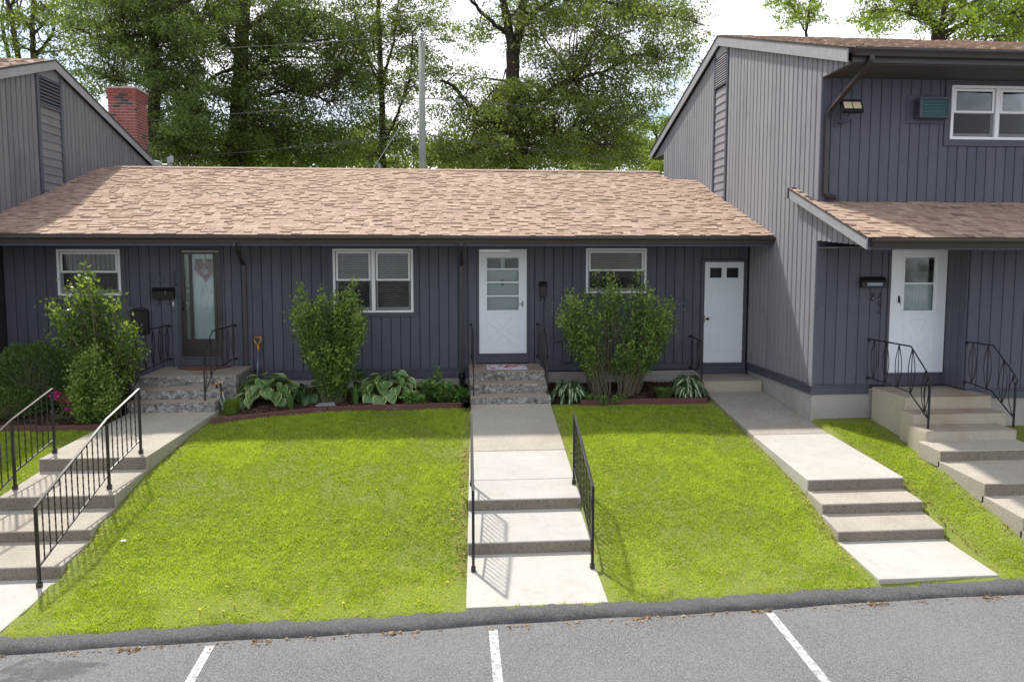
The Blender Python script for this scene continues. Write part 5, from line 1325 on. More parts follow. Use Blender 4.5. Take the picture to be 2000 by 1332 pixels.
B = np.stack([X, Y, Z - .004], 1); du = np.stack([np.cos(a) * w, np.sin(a) * w, np.zeros(n)], 1)
T = B + np.stack([np.cos(la) * ln, np.sin(la) * ln, L], 1)
V = np.stack([B - du, B + du, T], 1).reshape(-1, 3)
tint = np.clip(.46 + .24 * patch + rng.normal(0, .17, n) + .32 * dry, 0, .8); tint = np.where(rng.uniform(0, 1, n) < .035 + .13 * dry, 1.0, tint)
go = npmesh('lawn_grass', V, np.arange(3 * n).reshape(-1, 3), GRASS, np.repeat(tint, 3), 3, None, 'stuff')
setp(go, 'short yellow green lawn grass on the slope between walks', 'grass')
print('grass', n)
# dandelions and clover heads
dm = MB()
for k in range(9):
    a = 2 * math.pi * k / 9
    dm.add([(0, 0, .004), (.018 * math.cos(a - .3), .018 * math.sin(a - .3), .008), (.022 * math.cos(a), .022 * math.sin(a), .012), (.018 * math.cos(a + .3), .018 * math.sin(a + .3), .008)], [(0, 1, 2, 3)])
dm.lathe((0, 0, .002), [(.010, 0), (.012, .008), (.005, .012)], 8)
DM = dm.mesh('flower_head', DANDY)
sm = MB().tube([(0, 0, -.07), (.004, .002, -.03), (0, 0, .004)], .003, 4).mesh('stem', LEAF_PERENNIAL)
for (px, py) in ((442, 1146), (457, 1181), (390, 1191), (436, 1194), (874, 1137), (671, 1178), (736, 957), (880, 978), (881, 995), (902, 965), (884, 1015), (352, 877), (1560, 989), (1665, 1109), (1816, 925)):
    q = hit(px, py, lambda X, Y: gzs(X, Y) + .045, 7, 13); t = thing('dandelion', 'small yellow dandelion flower in the lawn', 'dandelion', (q[0], q[1], q[2] - .045), 'dandelions in the lawn')
    link('flower_head', DM, t, (q[0], q[1], q[2] + .004), (random.uniform(-.6, .1), random.uniform(-.3, .3), random.uniform(0, 6)), (.75, .75, .75)); link('stem', sm, t, (q[0], q[1], q[2]))
q = hit(241, 1059, lambda X, Y: gzs(X, Y) + .02, 7, 12); MB().tube([q + np.array([-.028, 0, .015]), q + np.array([.028, .01, .015])], .015, 10).build('pipe_cap', WHITE, None, True, 'white plastic pipe cap lying on the lawn near leftmost handrail', 'pipe cap')
print('lawn done')

# ------------------------------------------------------------------ leaves
def leaf_cloud(C, size, dirs=None, tint=None, droop=0.0, aspect=.55):
    """rhombic leaves at the points C; returns V, F, tint"""
    n = len(C); L = rng.uniform(size[0], size[1], n)
    d = rng.normal(0, 1, (n, 3)) if dirs is None else dirs + rng.normal(0, .55, (n, 3))
    d[:, 2] -= droop; d /= np.linalg.norm(d, axis=1)[:, None] + 1e-9
    r_ = rng.normal(0, 1, (n, 3)); s_ = np.cross(d, r_); s_ /= np.linalg.norm(s_, axis=1)[:, None] + 1e-9
    nn = np.cross(s_, d)
    a = C; b = C + d * (L * .45)[:, None] + s_ * (L * aspect * .5)[:, None] + nn * (L * .08)[:, None]
    c = C + d * L[:, None]; e = C + d * (L * .45)[:, None] - s_ * (L * aspect * .5)[:, None] + nn * (L * .08)[:, None]
    V = np.stack([a, b, c, e], 1).reshape(-1, 3)
    if tint is None: tint = np.clip(rng.normal(.45, .22, n), 0, 1)
    return V, np.arange(4 * n).reshape(-1, 4), np.repeat(tint, 4)

def inpoly(px, py, P):
    x, y = np.asarray(px), np.asarray(py); ins = np.zeros(x.shape, bool); j = len(P) - 1
    for i in range(len(P)):
        xi, yi = P[i]; xj, yj = P[j]
        ins ^= ((yi > y) != (yj > y)) & (x < (xj - xi) * (y - yi) / (yj - yi + 1e-12) + xi); j = i
    return ins
def sample_poly(P, n):
    P = np.array(P, float); out = []
    while len(out) < n:
        x = rng.uniform(P[:, 0].min(), P[:, 0].max(), 4 * n); y = rng.uniform(P[:, 1].min(), P[:, 1].max(), 4 * n)
        k = inpoly(x, y, P.tolist()); out += list(zip(x[k], y[k]))
    return out[:n]

LEAF_SHRUB2 = leafmat('darker_shrub_leaf', G3((0.05, 0.10, 0.02), (0.11, 0.19, 0.033), (0.27, 0.36, 0.065)), 0.35, 0.42)
def shrub(name, label, bases, poly, depth, stems, per, size, mat, group=None, sig=.05, t0=.25, thick=.012, extra=(), cat='shrub', upright=.5, bark=BARK2, spray=.5):
    """bases: base pixels on the bed; poly: outline of the crown in the photo at the plant's own distance"""
    B0 = [hit(bx, by, lambda X, Y: bedz(X, Y), 11, 14.3) for bx, by in bases]
    Y0 = np.mean([b[1] for b in B0])
    t = thing(name, label, cat, (np.mean([b[0] for b in B0]), Y0, np.mean([b[2] for b in B0])), group)
    raw = sample_poly(poly, stems * 2); cpx = np.mean(np.array(bases), 0); cen = np.mean(np.array(poly), 0)
    far = lambda q: math.hypot(q[0] - cen[0], q[1] - cen[1]) - .35 * (q[1] - cen[1])
    tips = [max(a_, b_, key=far) for a_, b_ in zip(raw[::2], raw[1::2])] + list(extra)
    st = MB(); C, D, T = [], [], []
    for (tx, ty) in tips:
        y = Y0 + np.clip(rng.normal(0, depth), -1.7 * depth, min(1.7 * depth, YW - .12 - Y0)); e = onY(tx, ty, y)
        b = min(B0, key=lambda q: abs(q[0] - e[0]) + rng.uniform(0, .8)); b = b + np.array([rng.normal(0, .05), rng.normal(0, .05), -.02])
        m = b + (e - b) * .5 + np.array([(b[0] - e[0]) * .22, (b[1] - e[1]) * .22, .12 * np.linalg.norm(e - b) * upright]) + rng.normal(0, .03, 3)
        ts = np.linspace(0, 1, 7); P = [(1 - k) ** 2 * b + 2 * k * (1 - k) * m + k * k * e for k in ts]
        th_ = thick * rng.uniform(.35, 1.0); P = [P[0]] + [p_ + rng.normal(0, .018, 3) for p_ in P[1:-1]] + [P[-1]]; st.tube(P, [th_ * (1 - .75 * k) for k in ts], 4, cap=False)
        for s_ in range(int(per * rng.uniform(.35, 1.65))):
            k = t0 + (1 - t0) * rng.uniform(0, 1) ** .62; p = (1 - k) ** 2 * b + 2 * k * (1 - k) * m + k * k * e
            tg = (e - b) / (np.linalg.norm(e - b) + 1e-6)
            C.append(p + rng.normal(0, sig, 3) * np.array([1, 1, .8])); D.append(tg * .5 + rng.normal(0, spray, 3) + np.array([0, -.1, .2])); T.append(.36 + .35 * (k > .88) + rng.normal(0, .17))
    C = np.array(C); C[:, 1] = np.minimum(C[:, 1], YW - .06)
    V, F, tt = leaf_cloud(C, size, np.array(D), np.clip(np.array(T), 0, 1))
    st.build('stems', bark, t)
    npmesh('foliage', V, F, mat, tt, 4, t, 'stuff')
    return t
shrub('upright_shrub', 'vase shaped upright green shrub in front of the double window', [(650, 786), (640, 788), (660, 786)],
      [(567, 640), (566, 615), (574, 575), (585, 598), (612, 585), (640, 572), (668, 566), (690, 552), (702, 582), (718, 606), (716, 640), (706, 672), (690, 700), (672, 745), (625, 745), (606, 712), (588, 682)], .22, 210, 90, (.042, .078), LEAF_SHRUB,
      extra=[(579, 552), (580, 558), (582, 566), (694, 546), (697, 548), (676, 555), (628, 562), (632, 570), (655, 562)], t0=.12, sig=.045, thick=.008)
shrub('spreading_shrub', 'wide open branched green shrub in front of the right window', [(1160, 770), (1168, 774), (1185, 772), (1215, 772), (1228, 772), (1240, 768)],
      [(1080, 612), (1092, 585), (1100, 572), (1130, 572), (1152, 560), (1180, 560), (1198, 538), (1215, 560), (1245, 548), (1262, 545), (1280, 570), (1305, 582), (1322, 596), (1316, 640), (1300, 672), (1270, 700), (1230, 715), (1160, 715), (1120, 690), (1095, 660), (1082, 640)], .32, 190, 62, (.042, .078), LEAF_SHRUB,
      extra=[(1172, 530), (1193, 528), (1196, 534), (1250, 526), (1252, 530), (1166, 534), (1318, 600), (1325, 592)], t0=.42, sig=.065, thick=.011, upright=.25)
shrub('tall_shrub', 'tall loose green shrub covering the lower left window', [(200, 812), (215, 812), (225, 810)],
      [(100, 640), (96, 595), (122, 592), (128, 550), (148, 536), (165, 520), (185, 535), (205, 556), (225, 562), (238, 590), (262, 625), (280, 650), (282, 700), (262, 745), (215, 750), (165, 735), (140, 700), (112, 655)], .26, 120, 62, (.05, .085), LEAF_SHRUB2,
      extra=[(163, 512), (166, 516), (93, 588), (98, 590), (97, 653), (101, 655), (108, 622)], t0=.25, sig=.07, thick=.012)
shrub('small_leafy_shrub', 'small bright leafy shrub in front of the tall shrub beside the leftmost walk', [(178, 826), (190, 826), (200, 825)],
      [(136, 730), (150, 700), (178, 668), (196, 672), (200, 700), (220, 720), (228, 760), (222, 800), (150, 805), (138, 770)], .2, 100, 80, (.042, .075), LEAF_SHRUB, t0=.2, sig=.06, thick=.006)
# clipped evergreen ball and low evergreen
def ball(label, px, py, Y, rx, rz, n, size, mat, name='evergreen_bush', seed=0):
    c = onY(px, py, Y); zb_ = bedz(c[0], Y)
    t = thing(name, label, 'bush', (c[0], Y, zb_))
    d = rng.normal(0, 1, (n, 3)); d /= np.linalg.norm(d, axis=1)[:, None]
    rr = 1 - np.abs(rng.normal(0, .10, n)); lump = 1 + .07 * np.sin(d[:, 0] * 7 + 1) * np.sin(d[:, 2] * 6 + d[:, 1] * 5) + .04 * np.sin(d[:, 0] * 17) * np.sin(d[:, 2] * 15)
    C = c + d * np.array([rx, rx * .8, rz]) * (rr * lump)[:, None]; k = C[:, 2] > zb_ + .03; C, d = C[k], d[k]
    V, F, tt = leaf_cloud(C, size, d * .9 + np.array([0, 0, .3]), np.clip(rng.normal(.45, .2, len(C)), 0, 1), aspect=.35)
    s = MB()
    for i in range(14):
        a = rng.normal(0, 1, 3); a[2] = abs(a[2]); a /= np.linalg.norm(a); s.tube([(c[0] + a[0] * .05, Y + a[1] * .05, zb_ - .02), (c[0] + a[0] * rx * .4, Y + a[1] * rx * .4, zb_ + .4 * (c[2] - zb_ + rz)), tuple(c + a * np.array([rx, rx * .8, rz]) * .8)], [.02, .014, .006], 5)
    s.build('branches', BARK2, t)
    npmesh('foliage', V, F, mat, tt, 4, t, 'stuff'); return t
ball('rounded dense dark evergreen bush under the lower left window', 62, 742, 13.45, .68, .64, 26000, (.025, .05), LEAF_YEW)
ball('low feathery evergreen bush at the left edge of the picture', 12, 800, 12.9, .55, .38, 9000, (.03, .07), LEAF_YEW)
# azalea
az = onY(128, 795, 12.55); t = thing('azalea', 'small azalea with magenta flowers beside the small leafy shrub', 'azalea', (az[0], 12.55, bedz(az[0], 12.55)))
C, D = [], []; s = MB(); fl = []
for (px, py, n_) in ((112, 770, 9), (118, 778, 8), (125, 773, 6), (138, 783, 6), (136, 797, 6), (141, 800, 6), (145, 773, 3), (150, 811, 4), (158, 812, 3), (86, 828, 4), (93, 826, 3), (110, 822, 2)):
    e = onY(px, py, 12.5 + rng.normal(0, .06)); b = np.array([az[0] + rng.normal(0, .05), 12.6, bedz(az[0], 12.6)])
    s.tube([b, b + (e - b) * .5 + np.array([0, 0, .08]), e], [.007, .005, .003], 4)
    for i in range(60): k = rng.uniform(.35, 1.05); C.append(b + (e - b) * k + np.array([0, .03, .08 * 4 * k * (1 - k) - .03]) + rng.normal(0, .05, 3)); D.append((rng.normal(0, .5), -.2, .5))
    for i in range(n_): fl.append(e + rng.normal(0, .035, 3) + np.array([0, -.03, 0]))
s.build('stems', BARK2, t); V, F, tt = leaf_cloud(np.array(C), (.025, .045), np.array(D)); npmesh('foliage', V, F, LEAF_PERENNIAL, tt, 4, t, 'stuff')
fm = MB()
for k in range(5):
    a = 2 * math.pi * k / 5; u = np.array([math.cos(a), 0, math.sin(a)]); v = np.array([-math.sin(a), 0, math.cos(a)])
    fm.add([(0, 0, 0), u * .018 + v * .012 + np.array([0, -.012, 0]), u * .032 + np.array([0, -.01, 0]), u * .018 - v * .012 + np.array([0, -.012, 0])], [(0, 1, 2, 3)], t=.3 + .12 * k)
FM = fm.mesh('blossom', PINK)
for p in fl: link('blossom', FM, t, p, (rng.normal(0, .5) - .3, rng.normal(0, .5), rng.uniform(0, 6)))

# hostas: every leaf a part
def hosta_leaf(mat, Lg, W, cup, margin_fn, tip=.9):
    nu, nv = 8, 7; vs, tt = [], []
    for i in range(nu + 1):
        t_ = i / nu; w = W * (math.sin(math.pi * min(1, (t_ * .93 + .07)) ** .72) ** .85) * (1 if t_ < 1 else 0.02); w = max(w, .004)
        for j in range(nv):
            s_ = (j / (nv - 1)) * 2 - 1
            x = s_ * w; y = t_ * Lg; z = cup * abs(s_) ** 1.4 * w - tip * Lg * .42 * t_ ** 2.2 + .010 * math.sin(t_ * 16 + j) * abs(s_) + .004 * math.cos(s_ * 14)
            vs.append((x, y, z)); tt.append(margin_fn(s_, t_))
    mb = MB(); mb.add(vs, [(i * nv + j, i * nv + j + 1, (i + 1) * nv + j + 1, (i + 1) * nv + j) for i in range(nu) for j in range(nv - 1)]); mb.t = tt
    return mb.mesh('leaf', mat, smooth=True)
mA = lambda s_, t_: min(1, max(abs(s_) ** 2.2, max(0, (t_ - .72) / .28) ** .9 * .95)) + .001
mB_ = lambda s_, t_: 1 - min(1, abs(s_) * 1.35 + .12 + .2 * (t_ > .9)) + .001 + .25 * (abs(s_) < .4)
HL = {'a': [hosta_leaf(HOSTA_A, 1, .50, .30, mA, .6), hosta_leaf(HOSTA_A, 1, .44, .5, mA, .45), hosta_leaf(HOSTA_A, 1, .52, .15, mA, .8)],
      'b': [hosta_leaf(HOSTA_B, 1, .20, .3, mB_, 1.3), hosta_leaf(HOSTA_B, 1, .17, .5, mB_, 1.0), hosta_leaf(HOSTA_B, 1, .23, .2, mB_, 1.7)],
      'c': [hosta_leaf(HOSTA_C, 1, .36, .3, mA, 1.0), hosta_leaf(HOSTA_C, 1, .32, .5, mA, .7)]}
STALK = leafmat('hosta_stalk', G3((.08, .14, .04), (.12, .2, .05), (.16, .25, .07)), .1)
def hosta(label, px, py, rad, hgt, n, kind, Ls, seed):
    r = random.Random(seed); c = hit(px, py, lambda X, Y: bedz(X, Y), 11.5, 14.3); c[2] = bedz(c[0], c[1])
    t = thing('hosta', label, 'hosta', c); st = MB()
    for k in range(n):
        ring_ = k / n; a = k * 2.39996 + r.uniform(-.3, .3); f = .25 + .75 * math.sqrt(ring_)
        L = r.uniform(*Ls) * (.85 + .3 * f); rr = rad * f - L * .45; rr = max(.03, rr)
        z = c[2] + hgt * (1.02 - .80 * f ** 2.2) + r.uniform(-.04, .04)
        p = np.array([c[0] + rr * math.cos(a), c[1] + rr * math.sin(a) * .85, z])
        if p[1] > YW - .1: p[1] = YW - .1
        tilt = .55 - 1.25 * f + r.uniform(-.25, .2)
        st.tube([c + np.array([.02 * math.cos(a), .02 * math.sin(a), 0]), (c + p) / 2 + np.array([0, 0, .05]), p], [.007, .006, .004], 4, t=r.uniform(.1, .9), cap=False)
        o = link('leaf', r.choice(HL[kind]), t, p, None, (L, L, L))
        o.rotation_euler = (Matrix.Rotation(a - math.pi / 2 + r.uniform(-.35, .35), 4, 'Z') @ Matrix.Rotation(tilt, 4, 'X') @ Matrix.Rotation(r.uniform(-.45, .45), 4, 'Y')).to_euler()
    st.build('stalks', STALK, t)
    return t
hosta('large yellow edged hosta beside the shovel', 525, 782, .66, .44, 86, 'a', (.16, .24), 1)
hosta('large yellow edged hosta right of the upright shrub', 762, 778, .66, .48, 86, 'a', (.16, .24), 2)
hosta('dark plain green hosta tucked behind the upright shrub', 604, 782, .40, .30, 18, 'c', (.20, .28), 3)
hosta('white striped narrow leaf hosta right of the middle steps', 1112, 778, .40, .33, 85, 'b', (.13, .20), 4)
hosta('white striped narrow leaf hosta beside the single low step', 1343, 770, .38, .38, 85, 'b', (.14, .22), 5)

# grass-like clumps
def clump(name, label, px, py, rad, h, n, mat, w=.004, lean=.5):
    c = hit(px, py, lambda X, Y: bedz(X, Y), 11.5, 14.3); c[2] = bedz(c[0], c[1]); t = thing(name, label, 'ornamental grass', c)
    a = rng.uniform(0, 2 * np.pi, n); r0 = rad * .45 * np.sqrt(rng.uniform(0, 1, n)); L = h * rng.uniform(.6, 1.05, n); ln = lean * L * rng.uniform(.2, 1, n)
    Vs, Fs, Ts = [], [], []
    b = np.stack([c[0] + r0 * np.cos(a), c[1] + r0 * np.sin(a), np.full(n, c[2] - .01)], 1); o = np.stack([np.cos(a), np.sin(a), 0 * a], 1); pr = np.stack([-np.sin(a), np.cos(a), 0 * a], 1)
    m = b + o * (ln * .35)[:, None] + np.array([0, 0, 1]) * (L * .62)[:, None]; e = b + o * ln[:, None] + np.array([0, 0, 1]) * (L * (1 - .3 * lean))[:, None]
    V = np.stack([b - pr * w, b + pr * w, m + pr * w, m - pr * w, e], 1).reshape(-1, 3); k = np.arange(n) * 5
    F = np.concatenate([np.stack([k, k + 1, k + 2], 1), np.stack([k, k + 2, k + 3], 1), np.stack([k + 3, k + 2, k + 4], 1)])
    npmesh('blades', V, F, mat, np.repeat(np.clip(rng.normal(.5, .25, n), 0, 1), 5), 3, t, 'stuff')
clump('grass_clump', 'bright green upright grass clump at the corner by the leftmost walk', 453, 808, .26, .30, 900, LEAF_LIGHT, .0035, .35)
clump('grass_clump', 'dark fine leaved grass clump left of the low step hosta', 1297, 776, .30, .24, 900, LEAF_YEW, .003, .8)
clump('grass_clump', 'sparse dark grass tuft beside the white striped hosta and spreading shrub', 1150, 785, .16, .18, 300, LEAF_YEW, .003, .8)
clump('iris_clump', 'sword shaped iris leaves just right of the upright shrub', 694, 788, .14, .42, 26, LEAF_PERENNIAL, .014, .25)
clump('iris_clump', 'thin iris leaves between the shovel hosta and the dark hosta', 568, 797, .12, .34, 22, LEAF_PERENNIAL, .011, .3)
# leafy perennials by the middle steps
def perennial(label, bases, n, h, size, seed, mat=LEAF_PERENNIAL, spread=.25):
    c = hit(bases[0], bases[1], lambda X, Y: bedz(X, Y), 11.5, 14.3); c[2] = bedz(c[0], c[1]); t = thing('perennial', label, 'plant', c); s = MB(); C, D = [], []
    for i in range(n):
        a = rng.uniform(0, 6.28); rr = spread * math.sqrt(rng.uniform(0, 1)); e = c + np.array([rr * math.cos(a), rr * math.sin(a) * .8, h * rng.uniform(.45, 1.05)]); b = c + (e - c) * np.array([.3, .3, 0])
        s.tube([b, (b + e) / 2 + rng.normal(0, .015, 3), e], [.005, .004, .002], 4, t=.5)
        for k in range(26): f = rng.uniform(.15, 1); C.append(b + (e - b) * f + rng.normal(0, .03, 3)); D.append((rng.normal(0, .8), rng.normal(0, .8) - .2, .25))
    s.build('stems', STALK, t); V, F, tt = leaf_cloud(np.array(C), size, np.array(D), aspect=.62); npmesh('foliage', V, F, mat, tt, 4, t, 'stuff')
perennial('tall dark leafy perennial left of the middle downspout', (842, 780), 14, .55, (.06, .11), 1)
perennial('leafy perennial with pale new leaves at the foot of the middle downspout', (872, 786), 16, .36, (.06, .12), 2)
perennial('short coarse leafy plant behind the corrugated drain pipe', (893, 786), 10, .26, (.07, .13), 3)
perennial('low green leafy plant under the right side of the middle hosta', (812, 792), 12, .20, (.06, .11), 4)
perennial('young vine climbing the wall behind the iris leaves', (700, 770), 4, .62, (.07, .11), 5, spread=.12)
perennial('weedy green seedlings at the foot of the spreading shrub', (1185, 784), 22, .09, (.03, .05), 6, spread=.45)
print('plants done')

# ------------------------------------------------------------------ utility pole and cables
PYY = 27.0
pb = onY(825, 330, PYY); pt = onY(823.5, 80, PYY)
pole = thing('utility_pole', 'weathered wooden utility pole rising behind the roof', 'pole', (pb[0], PYY, -2.72))
MB().tube([(pb[0], PYY, -2.72), (pb[0], PYY, 2), (pt[0], PYY, pt[2])], [.15, .125, .105], 14).build('shaft', POLEM, pole, True)
MB().tube([(pt[0], PYY, pt[2]), (pt[0], PYY, pt[2] + .10)], .03, 8).build('top_pin', GALV, pole); MB().lathe((pt[0], PYY, pt[2] + .06), [(.05, 0), (.06, .03), (.04, .06), (.055, .09), (.02, .13)], 10).build('insulator', STEEL, pole, True)
for z in (onY(824, 193, PYY)[2], onY(824, 262, PYY)[2]): MB().tube([(pt[0] - .16, PYY, z), (pt[0] + .16, PYY, z)], .018, 6).build('clamp_bolt', GALV, pole)
def cable(label, pts, r=.012):
    P = [onY(x, y, PYY + dy) for x, y, dy in pts]
    MB().tube(smoothpath(P, 30), r, 5).build('cable', WIRE, None, True, label, 'cable', 'overhead cables')
cable('thin cable reaching the pole top from the left', [(-250, 150, 2), (300, 105, .5), (600, 85, .2), (823, 68, 0)], .008)
cable('thin cable leaving the pole top towards the right', [(824, 68, 0), (1000, 88, 0), (1250, 117, -.3), (1500, 150, -.6)], .008)
cable('thick cable running left from the middle of the pole', [(-250, 290, 2), (290, 237, .6), (560, 215, .3), (823, 192, 0)], .017)
cable('thick cable running right from the middle of the pole', [(825, 192, 0), (1000, 206, 0), (1290, 231, -.2), (1600, 265, -.5)], .014)
cable('low cable running left below the middle of the pole', [(-100, 340, 2), (330, 308, .6), (520, 294, .3), (823, 262, 0)], .014)
cable('low cable sagging right behind the large tree trunk', [(825, 262, 0), (940, 280, 0), (1120, 300, -.2), (1295, 322, -.4), (1500, 350, -.6)], .014)
g0 = onY(722, 330, PYY - 2.0); g1 = onY(806, 196, PYY); gd = (g0 - g1); gd = gd / gd[2] * (-2.72 - g1[2])
MB().tube([g1 + np.array([.2, 0, .06]), g1 + gd], .011, 5).build('guy_wire', GALV, None, label='pale guy wire slanting from the pole down behind the ridge', cat='guy wire')
vp = onY(741, 328, 20.2)
t = thing('vent_pipe', 'small grey vent pipe end showing just above the ridge', 'vent pipe', (vp[0], 20.2, RZ - .30 * (20.2 - RY))); MB().lathe((vp[0], 20.2, RZ - .30 * (20.2 - RY) - .05), [(.045, 0), (.045, vp[2] - RZ + .62), (.036, vp[2] - RZ + .62), (.036, .5)], 10).build('pipe', STEEL, t)

# ------------------------------------------------------------------ trees
DENS = 0.88
def tree(name, label, Y, limbs, blobs, leaf, mat, per=90, csig=.42, group='trees behind the houses', zg=-2.7, twig=True, dsp=1.8, droop=.25):
    """limbs: [(pixels, r0, r1, dy)]; blobs: [(x, y, rx, ry, clumps)] foliage masses in the photo at the tree's distance"""
    l0 = limbs[0][0]; base = onY(l0[0][0], l0[0][1], Y)
    t = thing(name, label, 'tree', (base[0], Y, zg))
    tr = MB(); nodes = []
    for i, (px, r0, r1, dy) in enumerate(limbs):
        P = [onY(x, y, Y + dy * k / max(1, len(px) - 1)) for k, (x, y) in enumerate(px)]
        if i == 0: P = [np.array([P[0][0] + .05, Y, zg])] + P; r0 *= 1.15
        Q = smoothpath(P, max(10, 5 * len(P))); n_ = len(Q)
        Q = [q + rng.normal(0, .02, 3) for q in Q]
        tr.tube(Q, [r0 + (r1 - r0) * k / (n_ - 1) for k in range(n_)], 8)
        nodes += [(q, r0 + (r1 - r0) * k / (n_ - 1)) for k, q in enumerate(Q) if q[2] > base[2] - 1.0]
    tr.build('trunk', BARK, t, True)
    NP = np.array([q for q, _ in nodes])
    br = MB(); C = []; W = []
    for (x, y, rx, ry, n) in blobs:
        for k in range(max(1, int(n * DENS))):
            a = rng.uniform(0, 6.28); rr = math.sqrt(rng.uniform(0, 1)); c = onY(x + rx * rr * math.cos(a), y + ry * rr * math.sin(a), Y + rng.normal(0, dsp))
            d = np.linalg.norm((NP - c) * np.array([1, 1, 1.0]), axis=1) + .5 * np.maximum(0, NP[:, 2] - c[2]); j = int(np.argmin(d + rng.uniform(0, 1.2, len(d)))); p = NP[j]
            m = p + (c - p) * .55 + np.array([0, 0, .10 * np.linalg.norm(c - p)]) + rng.normal(0, .12, 3)
            if twig:
                r0 = min(nodes[j][1] * .5, .015 + .012 * np.linalg.norm(c - p)); br.tube([p, p + (m - p) * .5 + rng.normal(0, .06, 3), m, m + (c - m) * .5 + rng.normal(0, .06, 3), c], [r0, r0 * .8, r0 * .6, r0 * .4, .006], 5, cap=False)
                for q_ in range(3):
                    e = c + rng.normal(0, csig * .9, 3); br.tube([m + (c - m) * rng.uniform(.2, .9), (m + c) / 2 * .3 + e * .7, e], [.010, .007, .003], 3, cap=False)
            nl = int(per * rng.uniform(.5, 1.5)); sub = c + rng.normal(0, csig * .75, (4, 3)) * np.array([1, 1, .6])
            pts = sub[rng.integers(0, 4, nl)] + rng.normal(0, csig * .42, (nl, 3)) * np.array([1.0, 1.0, .55]); C.append(pts)
    br.build('branches', BARK, t)
    C = np.concatenate(C); V, F, tt = leaf_cloud(C, leaf, None, np.clip(rng.normal(.42, .22, len(C)), 0, 1), droop, .62)
    npmesh('crown', V, F, mat, tt, 4, t, 'stuff'); print(name, len(C))
    return t
# large tree in the middle
tree('broadleaf_tree', 'large forked broadleaf tree standing right of the utility pole', 32, [
    ([(1012, 420), (1011, 330), (1008, 250), (1003, 170), (1000, 95)], .36, .27, 0), ([(1000, 100), (992, 50), (983, 0), (975, -80), (968, -180)], .21, .10, -1.0),
    ([(1003, 110), (1016, 50), (1024, 0), (1040, -90), (1050, -190)], .24, .10, 1.0), ([(992, 68), (960, 42), (925, 8), (895, -50)], .11, .04, -1.5), ([(1018, 50), (1060, 15), (1110, -20), (1170, -60)], .12, .04, -1.5),
    ([(1006, 265), (960, 235), (915, 205), (885, 168), (860, 158)], .15, .05, -1.5), ([(1010, 240), (1050, 200), (1085, 170), (1120, 158)], .16, .08, -2.0), ([(1120, 158), (1180, 140), (1240, 110), (1300, 115)], .08, .03, -1.0), ([(1010, 285), (950, 290), (900, 305), (860, 312)], .09, .03, -1), ([(1012, 270), (1070, 260), (1130, 265), (1180, 290)], .1, .03, -1.5), ([(1110, -20), (1200, 10), (1300, 30), (1375, 50)], .06, .02, -1)],
    [(1080, 235, 150, 85, 150), (1180, 170, 110, 80, 70), (950, 200, 75, 60, 42), (1110, 80, 120, 60, 52), (950, 40, 50, 45, 10), (1060, 20, 80, 40, 40), (1240, 60, 90, 60, 34), (1345, 60, 45, 50, 13), (1300, 150, 60, 45, 14), (930, 290, 80, 45, 44), (1100, 300, 150, 35, 76), (1000, -90, 200, 70, 80), (1160, 15, 90, 35, 30), (1290, 20, 70, 40, 20), (1250, -60, 110, 50, 34), (1235, 250, 60, 60, 20)], (.075, .14), LEAF_OAK, 165, .50)
# left large tree
tree('broadleaf_tree', 'massive dark trunked broadleaf tree behind the left part of the roof', 33, [
    ([(458, 420), (460, 330), (464, 250), (470, 170), (472, 80), (478, 0), (480, -100), (478, -200)], .46, .16, 0), ([(468, 110), (440, 80), (405, 55), (370, 22), (340, -20)], .13, .05, -1.5), ([(470, 160), (510, 120), (550, 95), (590, 70)], .13, .05, -1.0), ([(474, 60), (520, 30), (560, -10), (590, -60)], .14, .05, 1), ([(466, 200), (520, 185), (580, 180), (650, 200)], .10, .03, -1.5), ([(462, 270), (510, 250), (545, 275), (555, 300)], .08, .03, -1), ([(470, 130), (420, 150), (380, 190), (350, 230)], .09, .03, 1)],
    [(590, 95, 110, 85, 100), (640, 200, 85, 80, 82), (440, 230, 90, 90, 84), (560, 280, 130, 45, 86), (400, 60, 80, 60, 54), (500, 20, 100, 40, 48), (380, 290, 80, 40, 46), (660, 285, 60, 40, 30), (500, -90, 220, 70, 90), (680, 60, 60, 60, 24), (520, 150, 60, 80, 40)], (.075, .14), LEAF_DARK, 165, .50)
tree('evergreen_tree', 'dense dark evergreen tree behind the brick chimney', 30, [
    ([(297, 420), (298, 330), (300, 200), (302, 80), (304, -40), (304, -180)], .34, .10, 0), ([(300, 60), (240, 75), (190, 72), (140, 50)], .09, .03, -1), ([(300, 150), (250, 160), (205, 150)], .07, .03, -1), ([(302, 20), (350, 10), (400, -10)], .08, .03, -1), ([(300, 220), (360, 215), (400, 225)], .07, .02, -1), ([(300, 280), (350, 285), (390, 300)], .06, .02, -1), ([(303, -30), (240, -20), (190, -10)], .08, .02, -1)],
    [(300, 60, 90, 70, 96), (340, 180, 65, 80, 86), (230, 110, 75, 65, 50), (320, 290, 60, 45, 54), (220, 40, 90, 50, 44), (250, -10, 100, 40, 50), (300, -90, 130, 60, 60), (190, 150, 50, 40, 12), (200, 5, 60, 30, 20), (370, 250, 50, 70, 30)], (.06, .12), LEAF_DARK, 170, .44, droop=.9)
